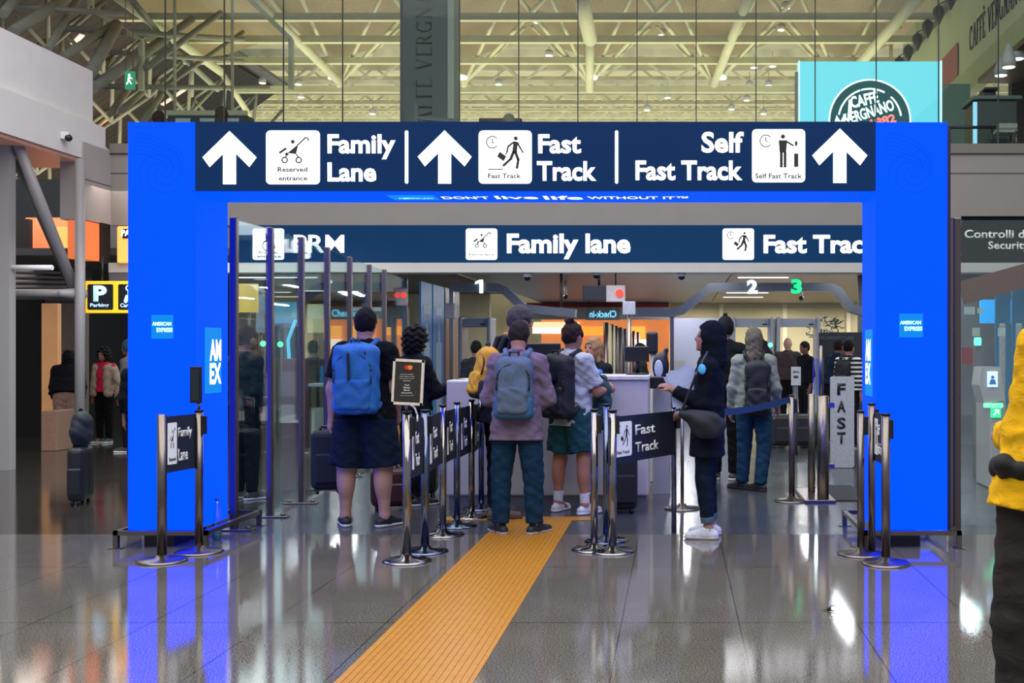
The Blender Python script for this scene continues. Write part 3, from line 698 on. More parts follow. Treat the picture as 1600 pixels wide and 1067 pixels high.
part('edge_casing', MB().box(RX1, RX1+.03, DP+.02, DQ, ZB, ZT-.02), mat('casing_dark', '0a1030', .5), po)
# ---------------------------------------------------------------- long lit sign on the fascia and the black one to its right
DF = DL-.02
fs = thing('overhead_sign', 'long navy illuminated sign on the fascia reading PRM, Family lane and Fast Track', 'sign', (X(870, DL), DF, Z(411, DL)))
part('sign_board', MB().box(X(372, DL), X(1420, DL), DF, DL, Z(411, DL), Z(352, DL)), NAVY2, fs)
picto(pic_wheelchair, 395, 357, 49, DF, fs, (('Reserved', .2, .8, .20, .28), ('entrance', .14, .9, .07, .14)))
stxt('PRM', 459, 538, 367, 395, DF, WHITE, fs, .015)
picto(pic_stroller, 728, 357, 49, DF, fs, (('Family lane', .1, .9, .12, .20),)); stxt('Family lane', 792, 985, 365, 405, DF, WHITE, fs, .035)
picto([pic_walker, pic_clock], 1129, 357, 49, DF, fs); stxt('Fast Track', 1193, 1374, 367, 396, DF, WHITE, fs, .035)
s2 = thing('overhead_sign', 'black hanging sign reading Controlli di sicurezza and Security, right of the portal', 'sign', (X(1590, DL), DF, Z(411, DL)))
part('sign_board', MB().box(X(1502, DL), X(1700, DL), DF, DL, Z(411, DL), Z(338, DL)), mat('sign_black', '08090c', .8, spec=.1), s2)
stxt('Controlli di sicurezza', 1507, 1690, 359, 372, DF, TEXTG, s2, .02); stxt('Security', 1544, 1608, 377, 393, DF, TEXTG, s2, .02)
# ---------------------------------------------------------------- yellow tactile strip
TY = mat('tactile_yellow', 'ac751a', .38, var=.10, scale=25)
ts = MB(); x0, x1 = -1.475, -.875
ts.box(x0, x1, 1.3, 9.46, 0, .004)
for i in range(17):
    a = x0+.012+i*(x1-x0-.024)/17; ts.box(a, a+.022, 1.3, 9.26, .004, .0075)
ts.box(-2.0, -.72, 9.26, 9.46, .0005, .0045)
solo('tactile_strip', ts, TY, 'yellow ribbed tactile guide strip laid along the granite floor to the counter', 'guide strip')
# ---------------------------------------------------------------- glass partitions with steel posts
ordn = ['nearest', 'second nearest', 'third nearest', 'fourth nearest', 'fifth nearest', 'sixth nearest', 'seventh nearest', 'eighth nearest', 'ninth nearest', 'tenth nearest', 'farthest']
LR = [(-3.515, 8.76), (-3.483, 9.45), (-3.50, 10.28), (-3.58, 11.3), (-3.69, 12.45), (-3.79, 13.6), (-3.83, 14.45), (-4.0, 16.3)]
gp = thing('glass_partition', 'long glass partition with tall dark steel posts left of the queue', 'glass partition', (-3.6, 8.76, 0)); zt = 2.49
for i, (x, D) in enumerate(LR):
    p_ = part('post', MB().box(x-.028, x+.028, D-.03, D+.03, 0.004, zt, bev=.008), STEELD, gp)
    part('base_plate', MB().box(x-.16, x+.16, D-.05, D+.05, 0, .014, bev=.004), STEEL, p_)
    b = MB()
    for s_ in (-.11, .11): b.cyl((x+s_, D, .014), (x+s_, D, .034), .02)
    part('bolt', b, STEEL, p_)
for i, ((xa, da), (xb, db)) in enumerate(zip(LR, LR[1:])):
    o = MB(); a = Vector((xa, da+.04, 0)); b = Vector((xb, db-.04, 0)); n = Vector((b.y-a.y, a.x-b.x, 0)).normalized()*.006
    vs = [a-n, b-n, b+n, a+n]; A = [o.bm.verts.new((v.x, v.y, .02)) for v in vs]; B = [o.bm.verts.new((v.x, v.y, zt-.015)) for v in vs]
    o.bm.faces.new(A[::-1]); o.bm.faces.new(B)
    for k_ in range(4): o.bm.faces.new((A[k_], A[(k_+1) % 4], B[(k_+1) % 4], B[k_]))
    part('pane', o, GLD if i > 0 else GL, gp)
gf = thing('glass_partition', 'glass front with a tall steel post and pale square stickers right of the portal', 'glass partition', (2.245, 8.8, 0))
part('post', MB().box(2.217, 2.273, 8.77, 8.83, 0.004, zt, bev=.008), STEELD, gf)
part('bright_channel', MB().box(2.175, 2.214, 8.78, 8.84, 0, zt), STEEL, gf)
pn_ = part('pane', MB().box(2.285, 5.0, 8.94, 8.955, .0, zt), GL, gf)
for x0, x1, y0, y1 in ((1521, 1533, 512, 525), (1561, 1573, 512, 525), (1508, 1525, 479, 491), (1529, 1538, 481, 489)):
    part('sticker', MB().box(X(x0, 8.9), X(x1, 8.9), 8.932, 8.939, Z(y1, 8.9), Z(y0, 8.9)), mat('sticker', '9cb8b0', .5), pn_)
# blue printed panels continuing the left partition
for i, (xa, da, xb, db) in enumerate(((X(658, 16.9), 16.9, X(675, 17.7), 17.7), (X(677, 17.75), 17.75, X(694, 18.6), 18.6), (X(696, 18.65), 18.65, X(718, 20.), 20.))):
    mb = MB(); mb.face([(xa, da, 0), (xb, db, 0), (xb, db, 2.49), (xa, da, 2.49)]); mb.face([(xa-.04, da, 0), (xb-.04, db, 0), (xb-.04, db, 2.49), (xa-.04, da, 2.49)][::-1])
    mb = MB(); e = .03
    A = [(xa-e, da), (xb-e, db), (xb, db), (xa, da)]; V0 = [mb.bm.verts.new((*p, 0)) for p in A]; V1 = [mb.bm.verts.new((*p, 2.49)) for p in A]
    mb.bm.faces.new(V0[::-1]); mb.bm.faces.new(V1)
    for k_ in range(4): mb.bm.faces.new((V0[k_], V0[(k_+1) % 4], V1[(k_+1) % 4], V1[k_]))
    t_ = thing('advertising_panel' if i < 2 else 'glass_door', ('blue advertising panel with a white bottle picture, nearer of the pair' if i == 0 else 'blue advertising panel with a white bottle picture, farther of the pair') if i < 2 else 'grey framed glass door at the end of the left partition', 'panel' if i < 2 else 'door', (xa, da, 0))
    part('panel', mb, mat('ad_blue', '0e4a78', .4, emit=.25, ecol='10609a', var=.1, scale=3) if i < 2 else mat('door_grey', '565a60', .35), t_)
    if i < 2:
        def on(u, z): return Vector((xa+(xb-xa)*u+.004, da+(db-da)*u-.004, z))
        b = MB()
        for u0, u1, z0, z1 in ((.25, .75, .3, 1.55), (.40, .60, 1.55, 1.75), (.44, .56, 1.75, 1.85)):
            b.face([on(u0, z0), on(u1, z0), on(u1, z1), on(u0, z1)])
        part('bottle_picture', b, mat('ad_pale', '9ab4c8', .5), t_)
        b = MB(); b.face([on(.2, 2.0), on(.8, 2.0), on(.8, 2.14), on(.2, 2.14)]); part('title_block', b, mat('ad_title', 'a8c4d8', .5), t_)
# ---------------------------------------------------------------- security counter
D0 = 10.06
ct = thing('counter', 'long white boarding pass check counter with a grey plinth', 'counter', (X(850, D0), D0+.4, 0))
part('body', MB().box(X(697, D0), X(1013, D0), D0, D0+.75, .10, 1.16, bev=.02), COUNTER, ct)
part('worktop', MB().box(X(905, D0), X(1013, D0)+.01, D0-.02, D0+.78, 1.16, 1.20, bev=.008), mat('counter_top', 'cfccc6', .3), ct)
part('plinth', MB().box(X(697, D0)+.02, X(1013, D0)-.02, D0+.03, D0+.7, 0, .10), mat('kick_grey', '6a6c70', .4), ct)
solo('cabinet', MB().box(X(1020, 11.), X(1048, 11.), 11., 11.6, .0, Z(603, 11)), GREYP, 'low grey cabinet standing right of the white counter', 'cabinet')
solo('box_unit', MB().box(X(1016, 10.9), X(1038, 10.9), 10.7, 10.95, Z(606, 10.9), Z(588, 10.9), bev=.01), BLACK, 'small dark box unit mounted beside the right end of the counter', 'box')
def monitor(x, D, zb, w, h, label, col='0a0c10', yaw=0., stand=True, emit=None):
    t = thing('monitor', label, 'monitor', (0, 0, 0))
    part('screen_housing', MB().box(-w/2, w/2, -.02, .02, .12 if stand else 0, (.12 if stand else 0)+h, bev=.012), BLACK, t)
    if emit: part('screen', MB().box(-w/2+.02, w/2-.02, -.024, -.02, (.12 if stand else 0)+.02, (.12 if stand else 0)+h-.02), emit, t)
    if stand: part('stand', MB().cyl((0, .02, .01), (0, .02, .16), .02).cyl((0, .02, 0), (0, .02, .015), .11), BLACK, t)
    t.location = (x, D, zb); t.rotation_euler = (0, 0, yaw); return t
monitor(X(848, 10.45), 10.45, 1.16, .34, .22, 'black monitor seen from behind on the counter, right of the grey haired man', yaw=.1)
monitor(X(995, 10.5), 10.5, 1.20, .24, .15, 'black monitor on the right end of the white counter', yaw=-.3)
# passport camera unit and scanner right of the counter
t = thing('camera_unit', 'black face camera on a white stand right of the counter', 'camera', (X(1020, 12), 12, 0))
part('stand', MB().box(X(1016, 12), X(1030, 12), 11.95, 12.1, 0, Z(553, 12), bev=.01), COUNTER, t)
part('camera_head', MB().box(X(1010, 12), X(1028, 12), 11.9, 12.1, Z(553, 12), Z(518, 12), bev=.03), BLACK, t)
q = SD(.03); t = thing('document_scanner', 'black oval desk scanner with a pale face beside the counter end', 'scanner', (X(1032, 11), 11.2, Z(603, 11)))
q.ell((0, 0, .19), (.085, .06, .15)); q.cap((.04, 0, .3), (.055, 0, .36), .025); q.cap((0, 0, 0), (0, 0, .1), .05)
q.build('housing', BLACK, t, h=.01); b = MB(); b.sphere((0, 0, 0), 1, 8, (.045, .012, .09))
for v in b.bm.verts: v.co += Vector((-.02, -.056, .17))
o = part('scanner_face', b, mat('pale_face', 'a8b0c0', .3), None); o.parent = t
# ---------------------------------------------------------------- belt stanchions
def stanchion(x, D, label, h=1.0, base=True, m=STEEL, head=True, r=.027, group='belt stanchions'):
    t = thing('stanchion', label, 'stanchion', (x, D, 0), group)
    part('pole', MB().cyl((x, D, .012 if base else 0), (x, D, h), r, n=20), m, t)
    if base: part('base', MB().lathe([(.165, 0), (.165, .006), (.15, .016), (.05, .024), (.03, .05)], (x, D, 0)), m, t)
    if head: part('belt_head', MB().cyl((x, D, h), (x, D, h+.012), r*1.1, n=20).box(x+.018, x+.05, D-.02, D+.02, h-.16, h-.03, bev=.004), BLACK, t)
    return t
def bx(px, by): D = EYE*F/(by-VY); return X(px, D), D
def belt_sign(x0, d0, x1, d1, z0, z1, label, lines, fn, cap=None, lx=(.36, .82), px=(.02, .32), name='belt_sign', group=None, dim=None):
    """a printed belt panel stretched between two poles"""
    a = Vector((x0, d0, 0)); b = Vector((x1, d1, 0)); L_ = (b-a).length; u = (b-a).normalized(); n = Vector((u.y, -u.x, 0))
    M = Matrix(((u.x, -n.x, 0, x0), (u.y, -n.y, 0, d0), (0, 0, 1, z0), (0, 0, 0, 1)))
    H_ = z1-z0; t = thing(name, label, 'sign', (x0, d0, z0), group)
    mb = MB().box(0, L_, -.003, .003, 0, H_)
    for v in mb.bm.verts: v.co = M @ v.co
    part('belt_panel', mb, BELT, t)
    w_ = (px[1]-px[0])*L_; hh = H_*.74
    d = Draw(px[0]*L_, H_*.14, 1, -.004, .002); d.rrect(0, w_, 0, hh, w_*.08); pn = d.done('pictogram_panel', dim or TEXTG, t, M)
    d = Draw(px[0]*L_, H_*.14, 1, -.007, .001)
    e = Draw(0, 0, 1, -.0065, .001); 
    for f in (fn if isinstance(fn, list) else [fn]): f(e)
    for v in e.mb.bm.verts: v.co = M @ Vector((px[0]*L_+v.co.x*w_, v.co.y, H_*.14+v.co.z*hh))
    part('pictogram', e.mb, PIC, pn)
    R_ = Matrix.Rotation(math.pi/2, 4, 'X')
    for i, tx in enumerate(lines):
        zc = H_*(.56 if i == 0 else .18); 
        wd = (lx[1]-lx[0])*L_*min(1, len(tx)/max(len(q_) for q_ in lines)*1.05)
        put_text(tx, 0, 0, 0, dim or TEXTG, t, height=H_*.22, width=wd, bold=.02, M=M @ Matrix.Translation((lx[0]*L_, -.006, zc)) @ R_, ext=.002)
    if cap: put_text(cap, 0, 0, 0, PIC, pn, height=hh*.09, width=w_*.7, bold=.01, M=M @ Matrix.Translation((px[0]*L_+w_*.15, -.0075, H_*.14+hh*.08)) @ R_, ext=.001)
    return t
# left pair by the portal: Family Lane
xa, da = bx(253, 877); xb, db = bx(311, 863)
stanchion(xa, da, 'steel post at the left edge of the Family Lane belt sign', 1.0, head=False, r=.032)
stanchion(xb, db, 'steel post right of the Family Lane belt sign carrying a small screen', 1.0, r=.028)
belt_sign(xa+.03, da, xb-.02, db, .60, .985, 'small dark belt sign reading Family Lane before the left blue column', ['Family', 'Lane'], pic_stroller, 'Reserved')
t = thing('display_unit', 'slim black display standing on the post before the left column', 'display', (xb-.01, db, 1.0))
part('screen_housing', MB().box(xb-.055, xb+.025, db-.03, db+.0, 1.06, 1.32, bev=.006), BLACK, t)
part('stem', MB().cyl((xb, db, 1.0), (xb, db-.01, 1.07), .01), STEEL, t)
part('screen', MB().box(xb-.045, xb+.015, db-.034, db-.03, 1.08, 1.30), mat('dark_screen', '14202c', .2), t)
# queue of Fast Track belt signs receding left of the yellow strip
LQ = [(636, 877), (664, 862), (692, 836), (714, 822), (737, 808), (752, 795)]
LQ = [bx(*p) for p in LQ]
names = ['nearest', 'second', 'third', 'fourth', 'fifth', 'last']
BLUEST = mat('blue_reflecting_steel', '646e80', .16, metal=1., var=.05)  # blue reflection put into the steel's base colour
for i, (x, D) in enumerate(LQ):
    stanchion(x, D, f'chrome queue post of the left Fast Track row, {names[i]} from the camera', 1.0 if i else 1.01, m=BLUEST if i % 2 else CHROME, r=.03 if i < 2 else .026)
for i in range(5):
    (x0, d0), (x1, d1) = LQ[i], LQ[i+1]
    belt_sign(x0+.02, d0+.03, x1-.01, d1-.03, .56, .96, f'black Fast Track belt sign of the left queue row, {names[i]} from the camera', ['Fast', 'Track'], pic_walker, None, lx=(.30, .66), px=(.04, .2), group='left row of fast track belt signs')
# framed card notice on the nearest post
xs_, ds_ = LQ[0]
t = thing('poster_sign', 'white framed black notice with overlapping red and orange circles on a post', 'notice', (xs_, ds_-.03, 1.01))
zf0, zf1 = Z(632, ds_), Z(561, ds_)
T = Matrix.Translation((xs_, ds_-.02, 0)) @ Matrix.Rotation(.035, 4, 'Y') @ Matrix.Translation((-xs_, -ds_+.02, 0))
def tilt(mb):
    for v in mb.bm.verts: v.co = Matrix.Translation((xs_, 0, zf0)) @ Matrix.Rotation(.05, 4, 'Y') @ Matrix.Translation((-xs_, 0, -zf0)) @ v.co
    return mb
fw = .105
fr = MB(); 
for q_ in ((-fw, fw, zf1-.018, zf1), (-fw, fw, zf0, zf0+.018), (-fw, -fw+.016, zf0, zf1), (fw-.016, fw, zf0, zf1)): fr.box(xs_+.01+q_[0], xs_+.01+q_[1], ds_-.055, ds_-.035, q_[2], q_[3])
part('frame', tilt(fr), mat('frame_white', 'd8cec4', .4), t)
part('poster', tilt(MB().box(xs_+.01-fw+.01, xs_+.01+fw-.01, ds_-.050, ds_-.040, zf0+.01, zf1-.01)), mat('poster_black', '26221e', .5), t)
for cx, c_, n_ in ((-.012, 'b8281c', 'red'), (.010, 'd87828', 'orange')):
    d = Draw(xs_+.012+cx, zf1-.055, .016, ds_-.051 if cx < 0 else ds_-.053, .002); d.disc((0, 0), 1); tilt(d.mb); d.done('logo_circle', mat('logo_'+c_, c_, .5, emit=.2), t)
for i, (wd, hh, tx) in enumerate(((.085, .006, 'Vedi termini e condizioni'), (.10, .006, 'Tutti i titolari di carta'), (.10, .006, 'possono usare la corsia'), (.05, .006, 'dedicata'), (.03, .010, 'World'), (.045, .010, 'Elite'), (.04, .010, 'Black'), (.07, .008, 'Benefits'), (.09, .005, 'terms and conditions apply'))):
    z_ = zf1-.105-(i*.0145 if i < 4 else .075+(i-4)*.017)
    o = put_text(tx, xs_+.012-wd/2, z_, ds_-.0525, TEXTG, t, height=hh, width=wd, bold=.0, ext=.001, name='notice_text')
part('stem', MB().cyl((xs_, ds_, 1.01), (xs_, ds_-.03, zf0), .012), STEEL, t)
part('cable', MB().tube([(xs_+.02, ds_, zf0-.0), (xs_+.05, ds_, zf0-.02), (xs_+.07, ds_, zf0-.07), (xs_+.07, ds_, .95)], .006), TEXTG, t)
# right cluster and the Fast Track belt sign facing the camera
x1_, d1_ = bx(957, 862); x2_, d2_ = bx(929, 858); x3_, d3_ = bx(944, 855)
stanchion(x1_, d1_, 'chrome post with a wide round foot at the Fast Track belt sign left end', 1.0, m=CHROME, r=.030)
stanchion(x2_, d2_-.02, 'chrome post left of its neighbours at the mouth of the right queue', 1.0, m=CHROME, r=.026)
stanchion(x3_, d3_+.25, 'blue tinged chrome post behind the pair at the mouth of the right queue', 1.02, m=BLUEST, r=.024)
x4_, d4_ = bx(1053, 812+20)
stanchion(x4_, d4_, 'blue tinged steel post at the right end of the Fast Track belt sign', .98, base=False, m=BLUEST, r=.02)
belt_sign(x1_-.02, d1_-.035, x4_+.01, d4_-.03, .62, .96, 'black belt sign reading Fast Track below and left of the hooded woman', ['Fast', 'Track'], [pic_walker, pic_clock], 'Fast Track', lx=(.36, .72), px=(.06, .31))
x5_, d5_ = bx(1066, 795)
stanchion(x5_, d5_, 'thin grey post behind the right end of the Fast Track belt sign', .98, m=STEEL, r=.016)
x6_, d6_ = bx(1237, 783)
stanchion(x6_, d6_, 'steel post holding the blue belt right of the hooded woman', 1.0, m=STEEL, r=.028)
b = MB(); A = Vector((x4_+.02, d4_, .95)); B = Vector((x6_-.02, d6_, .965)); n_ = 14
for i in range(n_):
    t0, t1 = i/n_, (i+1)/n_; p0 = A.lerp(B, t0); p1 = A.lerp(B, t1); s0 = -.05*math.sin(math.pi*t0); s1 = -.05*math.sin(math.pi*t1)
    for e_ in (-.0015, .0015):
        b.face([p0+Vector((0, e_, s0-.03)), p1+Vector((0, e_, s1-.03)), p1+Vector((0, e_, s1+.03)), p0+Vector((0, e_, s0+.03))])
solo('barrier_belt', b, mat('belt_blue', '0c3a60', .6, var=.1), 'dark blue retractable belt stretched between two posts behind the hooded woman', 'belt')
# right stanchions by the blue column
x7, d7 = bx(1345, 866); x8, d8 = bx(1360, 862); x9, d9 = bx(1384, 881)
stanchion(x7, d7, 'steel post with a round foot left of the right blue column', 1.0, r=.026)
stanchion(x8, d8-.05, 'middle steel post before the right blue column', 1.05, r=.026, base=False)
stanchion(x9, d9, 'steel post nearest the camera before the right blue column', 1.0, r=.03)
belt_sign(x8+.02, d8-.06, x9-.01, d9+.02, .66, 1.0, 'narrow black belt sign reading Self Fast Track before the right column', ['Self', 'Fast Track'], pic_self, None, lx=(.5, .95), px=(.06, .42))
# ---------------------------------------------------------------- turnstile gates, FAST sign, metal detectors
t = thing('gate_barrier', 'stainless steel swing gate posts on a floor plate left of the FAST sign', 'gate', (X(1280, 10.5), 10.5, 0))
part('gate_post', MB().cyl((X(1286, 10.45), 10.45, .02), (X(1286, 10.45), 10.45, 1.0), .055, n=24), STEEL, t)
part('gate_post', MB().cyl((X(1268, 10.9), 10.9, .02), (X(1268, 10.9), 10.9, 1.0), .035, n=24), STEEL, t)
part('glass_leaf', MB().box(X(1270, 10.7), X(1286, 10.7), 10.68, 10.69, .3, 1.35), GLD, t)
part('tall_tube', MB().cyl((X(1283, 10.5), 10.5, 1.0), (X(1283, 10.5), 10.5, Z(540, 10.5)), .018), STEEL, t)
part('floor_plate', MB().box(X(1255, 10.45), X(1303, 10.45), 10.3, 11.2, 0, .03, bev=.006), STEEL, t)
part('rail_bracket', MB().box(X(1286, 10.6), X(1303, 10.6), 10.55, 10.6, .88, .93).box(X(1286, 10.6), X(1303, 10.6), 10.55, 10.6, .30, .34), STEEL, t)
solo('ceiling_rod', MB().cyl((X(877, 15.2), 15.2, Z(480, 15.2)), (X(877, 15.2), 15.2, 2.49), .02), mat('rod_dark', '3a2a2c', .5), 'thin dark rod hanging from the fascia above the grey haired man', 'rod')
solo('floor_mat', MB().box(X(1300, 10.6), X(1355, 10.6), 10.45, 11.6, 0, .012), mat('mat_dark', '2c2e30', .9, var=.3, scale=80, bump=.5), 'dark ribbed entrance mat on the floor below the FAST sign', 'mat')
DFa = 13.4; t = thing('direction_sign', 'upright grey sign with black letters F A S T stacked', 'sign', (X(1315, DFa), DFa, 0))
d = Draw(X(1297, DFa), Z(730, DFa), 1, DFa, .04); d.rrect(0, X(1334, DFa)-X(1297, DFa), 0, Z(588, DFa)-Z(730, DFa), .03); d.done('sign_body', mat('sign_grey', '9a9ea2', .45), t)
for ch, yc in zip('FAST', (608, 635, 661, 684)):
    stxt(ch, 1308, 1321, yc-9, yc+9, DFa-.042, mat('letter_black', '15181c', .5), t, .03)
def detector(x0, x1, D, label):
    t = thing('metal_detector', label, 'metal detector', (X((x0+x1)/2, D), D, 0), 'walk through metal detectors')
    m = mat('detector_grey', '8c929c', .4, var=.04)
    for xx in (x0, x1): part('side_panel', MB().box(X(xx-3, D), X(xx+3, D), D-.3, D+.3, 0, Z(496, D), bev=.03), m, t)
    part('head_beam', MB().box(X(x0+3, D), X(x1-3, D), D-.2, D+.2, Z(511, D), Z(498, D), bev=.01), m, t)
    part('indicator_lights', MB().box(X(x1-14, D), X(x1-7, D), D-.21, D-.2, Z(508, D), Z(506, D)), BLACK, t)
detector(1145, 1204, 21., 'left walk through metal detector with a green light on its right post')
detector(1214, 1276, 21., 'right walk through metal detector beside the dark board')
detector(724, 768, 19., 'grey walk through metal detector at the far left under the lane number 1')
solo('indicator_lamp', MB().sphere((X(1204, 20.65), 20.68, Z(539, 20.6)), .045, 8), mat('lamp_green', '40ffa0', emit=1.6, ecol='7affc0'), 'small round green lamp on the post of the left metal detector', 'lamp')
t = thing('partition_board', 'black partition board with faint lettering behind the striped shirt person', 'board', (X(1316, 19.), 19.05, 0))
part('board', MB().box(X(1280, 19.), X(1352, 19.), 19., 19.1, 0, Z(519, 19.), bev=.01), mat('board_black', '14161c', .5), t)
stxt('ECONOMY CLASS', 1283, 1334, 525, 530, 18.99, mat('faint_print', '585c66', .6), t, .0)
t = thing('post_sign', 'small white notice with an arrow on a dark post before the metal detector', 'sign', (X(1243, 15.), 15., 0))
part('notice', MB().box(X(1236, 15.), X(1251, 15.), 14.98, 15., Z(602, 15), Z(573, 15)), mat('notice_grey', 'a4a6ac', .5), t)
part('pole', MB().cyl((X(1243, 15.), 15.02, 0), (X(1243, 15.), 15.02, Z(598, 15)), .035), mat('post_dark', '3a4048', .4), t)
stxt('Self track', 1239, 1249, 579, 582, 14.975, PIC, t, .01); part('arrow_mark', MB().box(X(1240, 14.97), X(1247, 14.97), 14.97, 14.975, Z(590, 15), Z(587, 15)), PIC, t)
# lane gantries with numbers
GA = mat('gantry_grey', '74787e', .35, var=.05)
def bars(pts, th, D):
    W = [Vector((P(*p, D).x, P(*p, D).z)) for p in pts]; up_, dn = [], []
    for i, p in enumerate(W):
        d0 = (p-W[i-1]).normalized() if i else (W[1]-p).normalized(); d1 = (W[i+1]-p).normalized() if i < len(W)-1 else d0
        n0 = Vector((-d0.y, d0.x)); n1 = Vector((-d1.y, d1.x)); n = (n0+n1).normalized(); n = n*(th/2/max(.5, n.dot(n0)))
        up_.append(p+n); dn.append(p-n)
    mb = MB()
    for i in range(len(W)-1): mb.prism([tuple(up_[i]), tuple(up_[i+1]), tuple(dn[i+1]), tuple(dn[i])], D-.15, D+.15)
    return mb
DG = 17.
g1 = thing('lane_gantry', 'grey bent ceiling gantry carrying the glowing lane numbers 2 and 3', 'gantry', (X(1200, DG), DG, Z(450, DG)))
part('frame', bars([(985, 489), (1052, 489), (1066, 485), (1110, 449), (1296, 449), (1310, 456), (1330, 482), (1350, 488), (1380, 488)], .125, DG), GA, g1)
part('side_leg', MB().box(X(1047, DG), X(1053, DG), DG-.05, DG+.05, 0, Z(494, DG)), STEEL, g1)
stxt('2', 1167, 1184, 437, 459, DG-.17, mat('lit_cool', 'e0fbff', emit=1.3, ecol='e0fbff', var=0), g1, .05, name='lane_number')
stxt('3', 1236, 1253, 436, 459, DG-.17, mat('lit_green', '20e080', emit=1.1, ecol='20e890', var=0), g1, .05, name='lane_number')
g2 = thing('lane_gantry', 'grey bent ceiling gantry carrying the glowing lane number 1', 'gantry', (X(760, DG), DG, Z(450, DG)))
part('frame', bars([(706, 449), (780, 450), (792, 456), (820, 482), (900, 490)], .125, DG), GA, g2)
part('side_leg', MB().box(X(706, DG)-.03, X(706, DG)+.03, DG-.05, DG+.05, 0, Z(449, DG)), STEEL, g2)
d = Draw(X(745, DG), Z(459, DG), 21*DG/F, DG-.17, .01); d.poly([(.34, 0), (.62, 0), (.62, 1), (.36, 1), (.02, .84), (.02, .66), (.34, .74)]); d.done('lane_number', mat('lit_cool', 'e0fbff', emit=1.3), g2)
# ceiling strip lamps
SL = mat('strip_lamp', 'ffffff', emit=1.6, ecol='f4fbff', var=0)
for i, (x0, x1, y, D) in enumerate(((1153, 1232, 433, 19.5), (1135, 1200, 457, 24.), (1130, 1192, 464, 26.5), (845, 900, 476, 30.), (370, 495, 433, 19.8), (475, 512, 454, 23.5), (1518, 1545, 464, 26.))):
    z_ = 2.76 if x0 > 500 else 2.71
    D_ = (z_-EYE)*F/(VY-y)
    t = thing('ceiling_strip_lamp', ['long white strip lamp before the lane number 2', 'white strip lamp below the lane number 2', 'white strip lamp farthest back under the gantry', 'short white strip lamp at the far end above the counter', 'long white strip lamp behind the left glass partition', 'short white strip lamp behind the middle of the left glass partition', 'white strip lamp behind the glass right of the portal'][i], 'lamp', (X((x0+x1)/2, D_), D_, z_))
    part('diffuser', MB().box(X(x0, D_), X(x1, D_), D_-.04, D_+.04, z_-.015, z_), SL, t)
    part('housing', MB().box(X(x0, D_)-.03, X(x1, D_)+.03, D_-.06, D_+.06, z_, z_+.03), GREYL, t)
# hanging monitor, sign box, cameras
E_ = 15.1; t = thing('hanging_monitor', 'black monitor hanging by a rod under the fascia above the counter', 'monitor', (X(929, E_), E_, Z(470, E_)))
part('screen_housing', MB().box(X(911, E_), X(947, E_), E_-.05, E_+.02, Z(470, E_), Z(446, E_), bev=.01), BLACK, t)
part('rod', MB().cyl((X(936, E_), E_, Z(446, E_)), (X(936, E_), E_, 2.49), .018), BLACK, t)
t = thing('exit_sign', 'white box sign with a glowing red symbol beside the hanging monitor', 'sign', (X(962, 15.12), 15.12, Z(472, 15.12)))
part('sign_box', MB().box(X(947, 15.12), X(977, 15.12), 15.07, 15.17, Z(472, 15.12), Z(446, 15.12), bev=.01), mat('box_pale', 'b4aeb0', .5), t)
d = Draw(X(968, 15.06), Z(458, 15.06), 1, 15.06, .008); d.disc((0, 0), .055); d.done('red_symbol', mat('lit_red', 'ff3020', emit=1.2, ecol='ff4030'), t)
part('hanger', MB().cyl((X(962, 15.12), 15.12, Z(446, 15.12)), (X(962, 15.12), 15.12, 2.49), .01), BLACK, t)
t = thing('ticket_reader', 'white box reader with a red lamp fixed high on the left glass partition', 'reader', (X(627, 15.9), 15.9, Z(478, 15.9)))
part('box', MB().box(X(620, 15.9), X(635, 15.9), 15.8, 16., Z(478, 15.9), Z(450, 15.9), bev=.02), mat('box_pale', 'b4aeb0', .5), t)
part('red_lamp', MB().sphere((X(631, 15.8), 15.79, Z(461, 15.8)), .04, 8), mat('lit_red', 'ff3020', emit=1.2), t)
part('bracket', MB().box(X(618, 15.9)-.1, X(620, 15.9)+.01, 15.85, 15.95, Z(470, 15.9), Z(465, 15.9)), STEEL, t)
t = thing('ticket_reader', 'pale box reader fixed beside the glass door right of the blue panels', 'reader', (X(704, 17.), 17., Z(498, 17.)))
part('box', MB().box(X(697, 17), X(712, 17), 16.9, 17.1, Z(498, 17), Z(474, 17), bev=.02), mat('box_pale', 'b4aeb0', .5), t)
part('bracket', MB().cyl((X(705, 17), 17., Z(498, 17)), (X(705, 17), 17., 0), .02), STEEL, t)
t = thing('post_sign', 'small white framed plate on a steel post above the counter staff', 'sign', (X(983, 12.5), 12.5, 0))
part('plate', MB().box(X(973, 12.5), X(993, 12.5), 12.48, 12.5, Z(492, 12.5), Z(471, 12.5), bev=.008), mat('plate_pale', '9ca0a8', .5), t)
part('pole', MB().cyl((X(983, 12.5), 12.52, 0), (X(983, 12.5), 12.52, Z(475, 12.5)), .025), STEEL, t)
for i, (px, py) in enumerate(((824, 429), (1065, 428), (932, 426), (884, 460), (1252, 462))):
    D = 15.1 if i < 3 else 22.; z_ = Z(py+4, D)
    t = thing('dome_camera', ['white dome camera under the fascia above the queue', 'white dome camera under the fascia left of the lane number 2', 'white dome camera beside the rod of the hanging monitor', 'small ceiling camera farther back above the counter', 'small ceiling camera below the lane number 3'][i], 'camera', (X(px, D), D, z_), 'ceiling cameras')
    part('mount', MB().cyl((X(px, D), D, z_), (X(px, D), D, 2.49 if i < 3 else 2.8), .06 if i < 3 else .03), WHITEW, t)
    part('dome', MB().sphere((X(px, D), D, z_), .05, 8), BLACK, t)
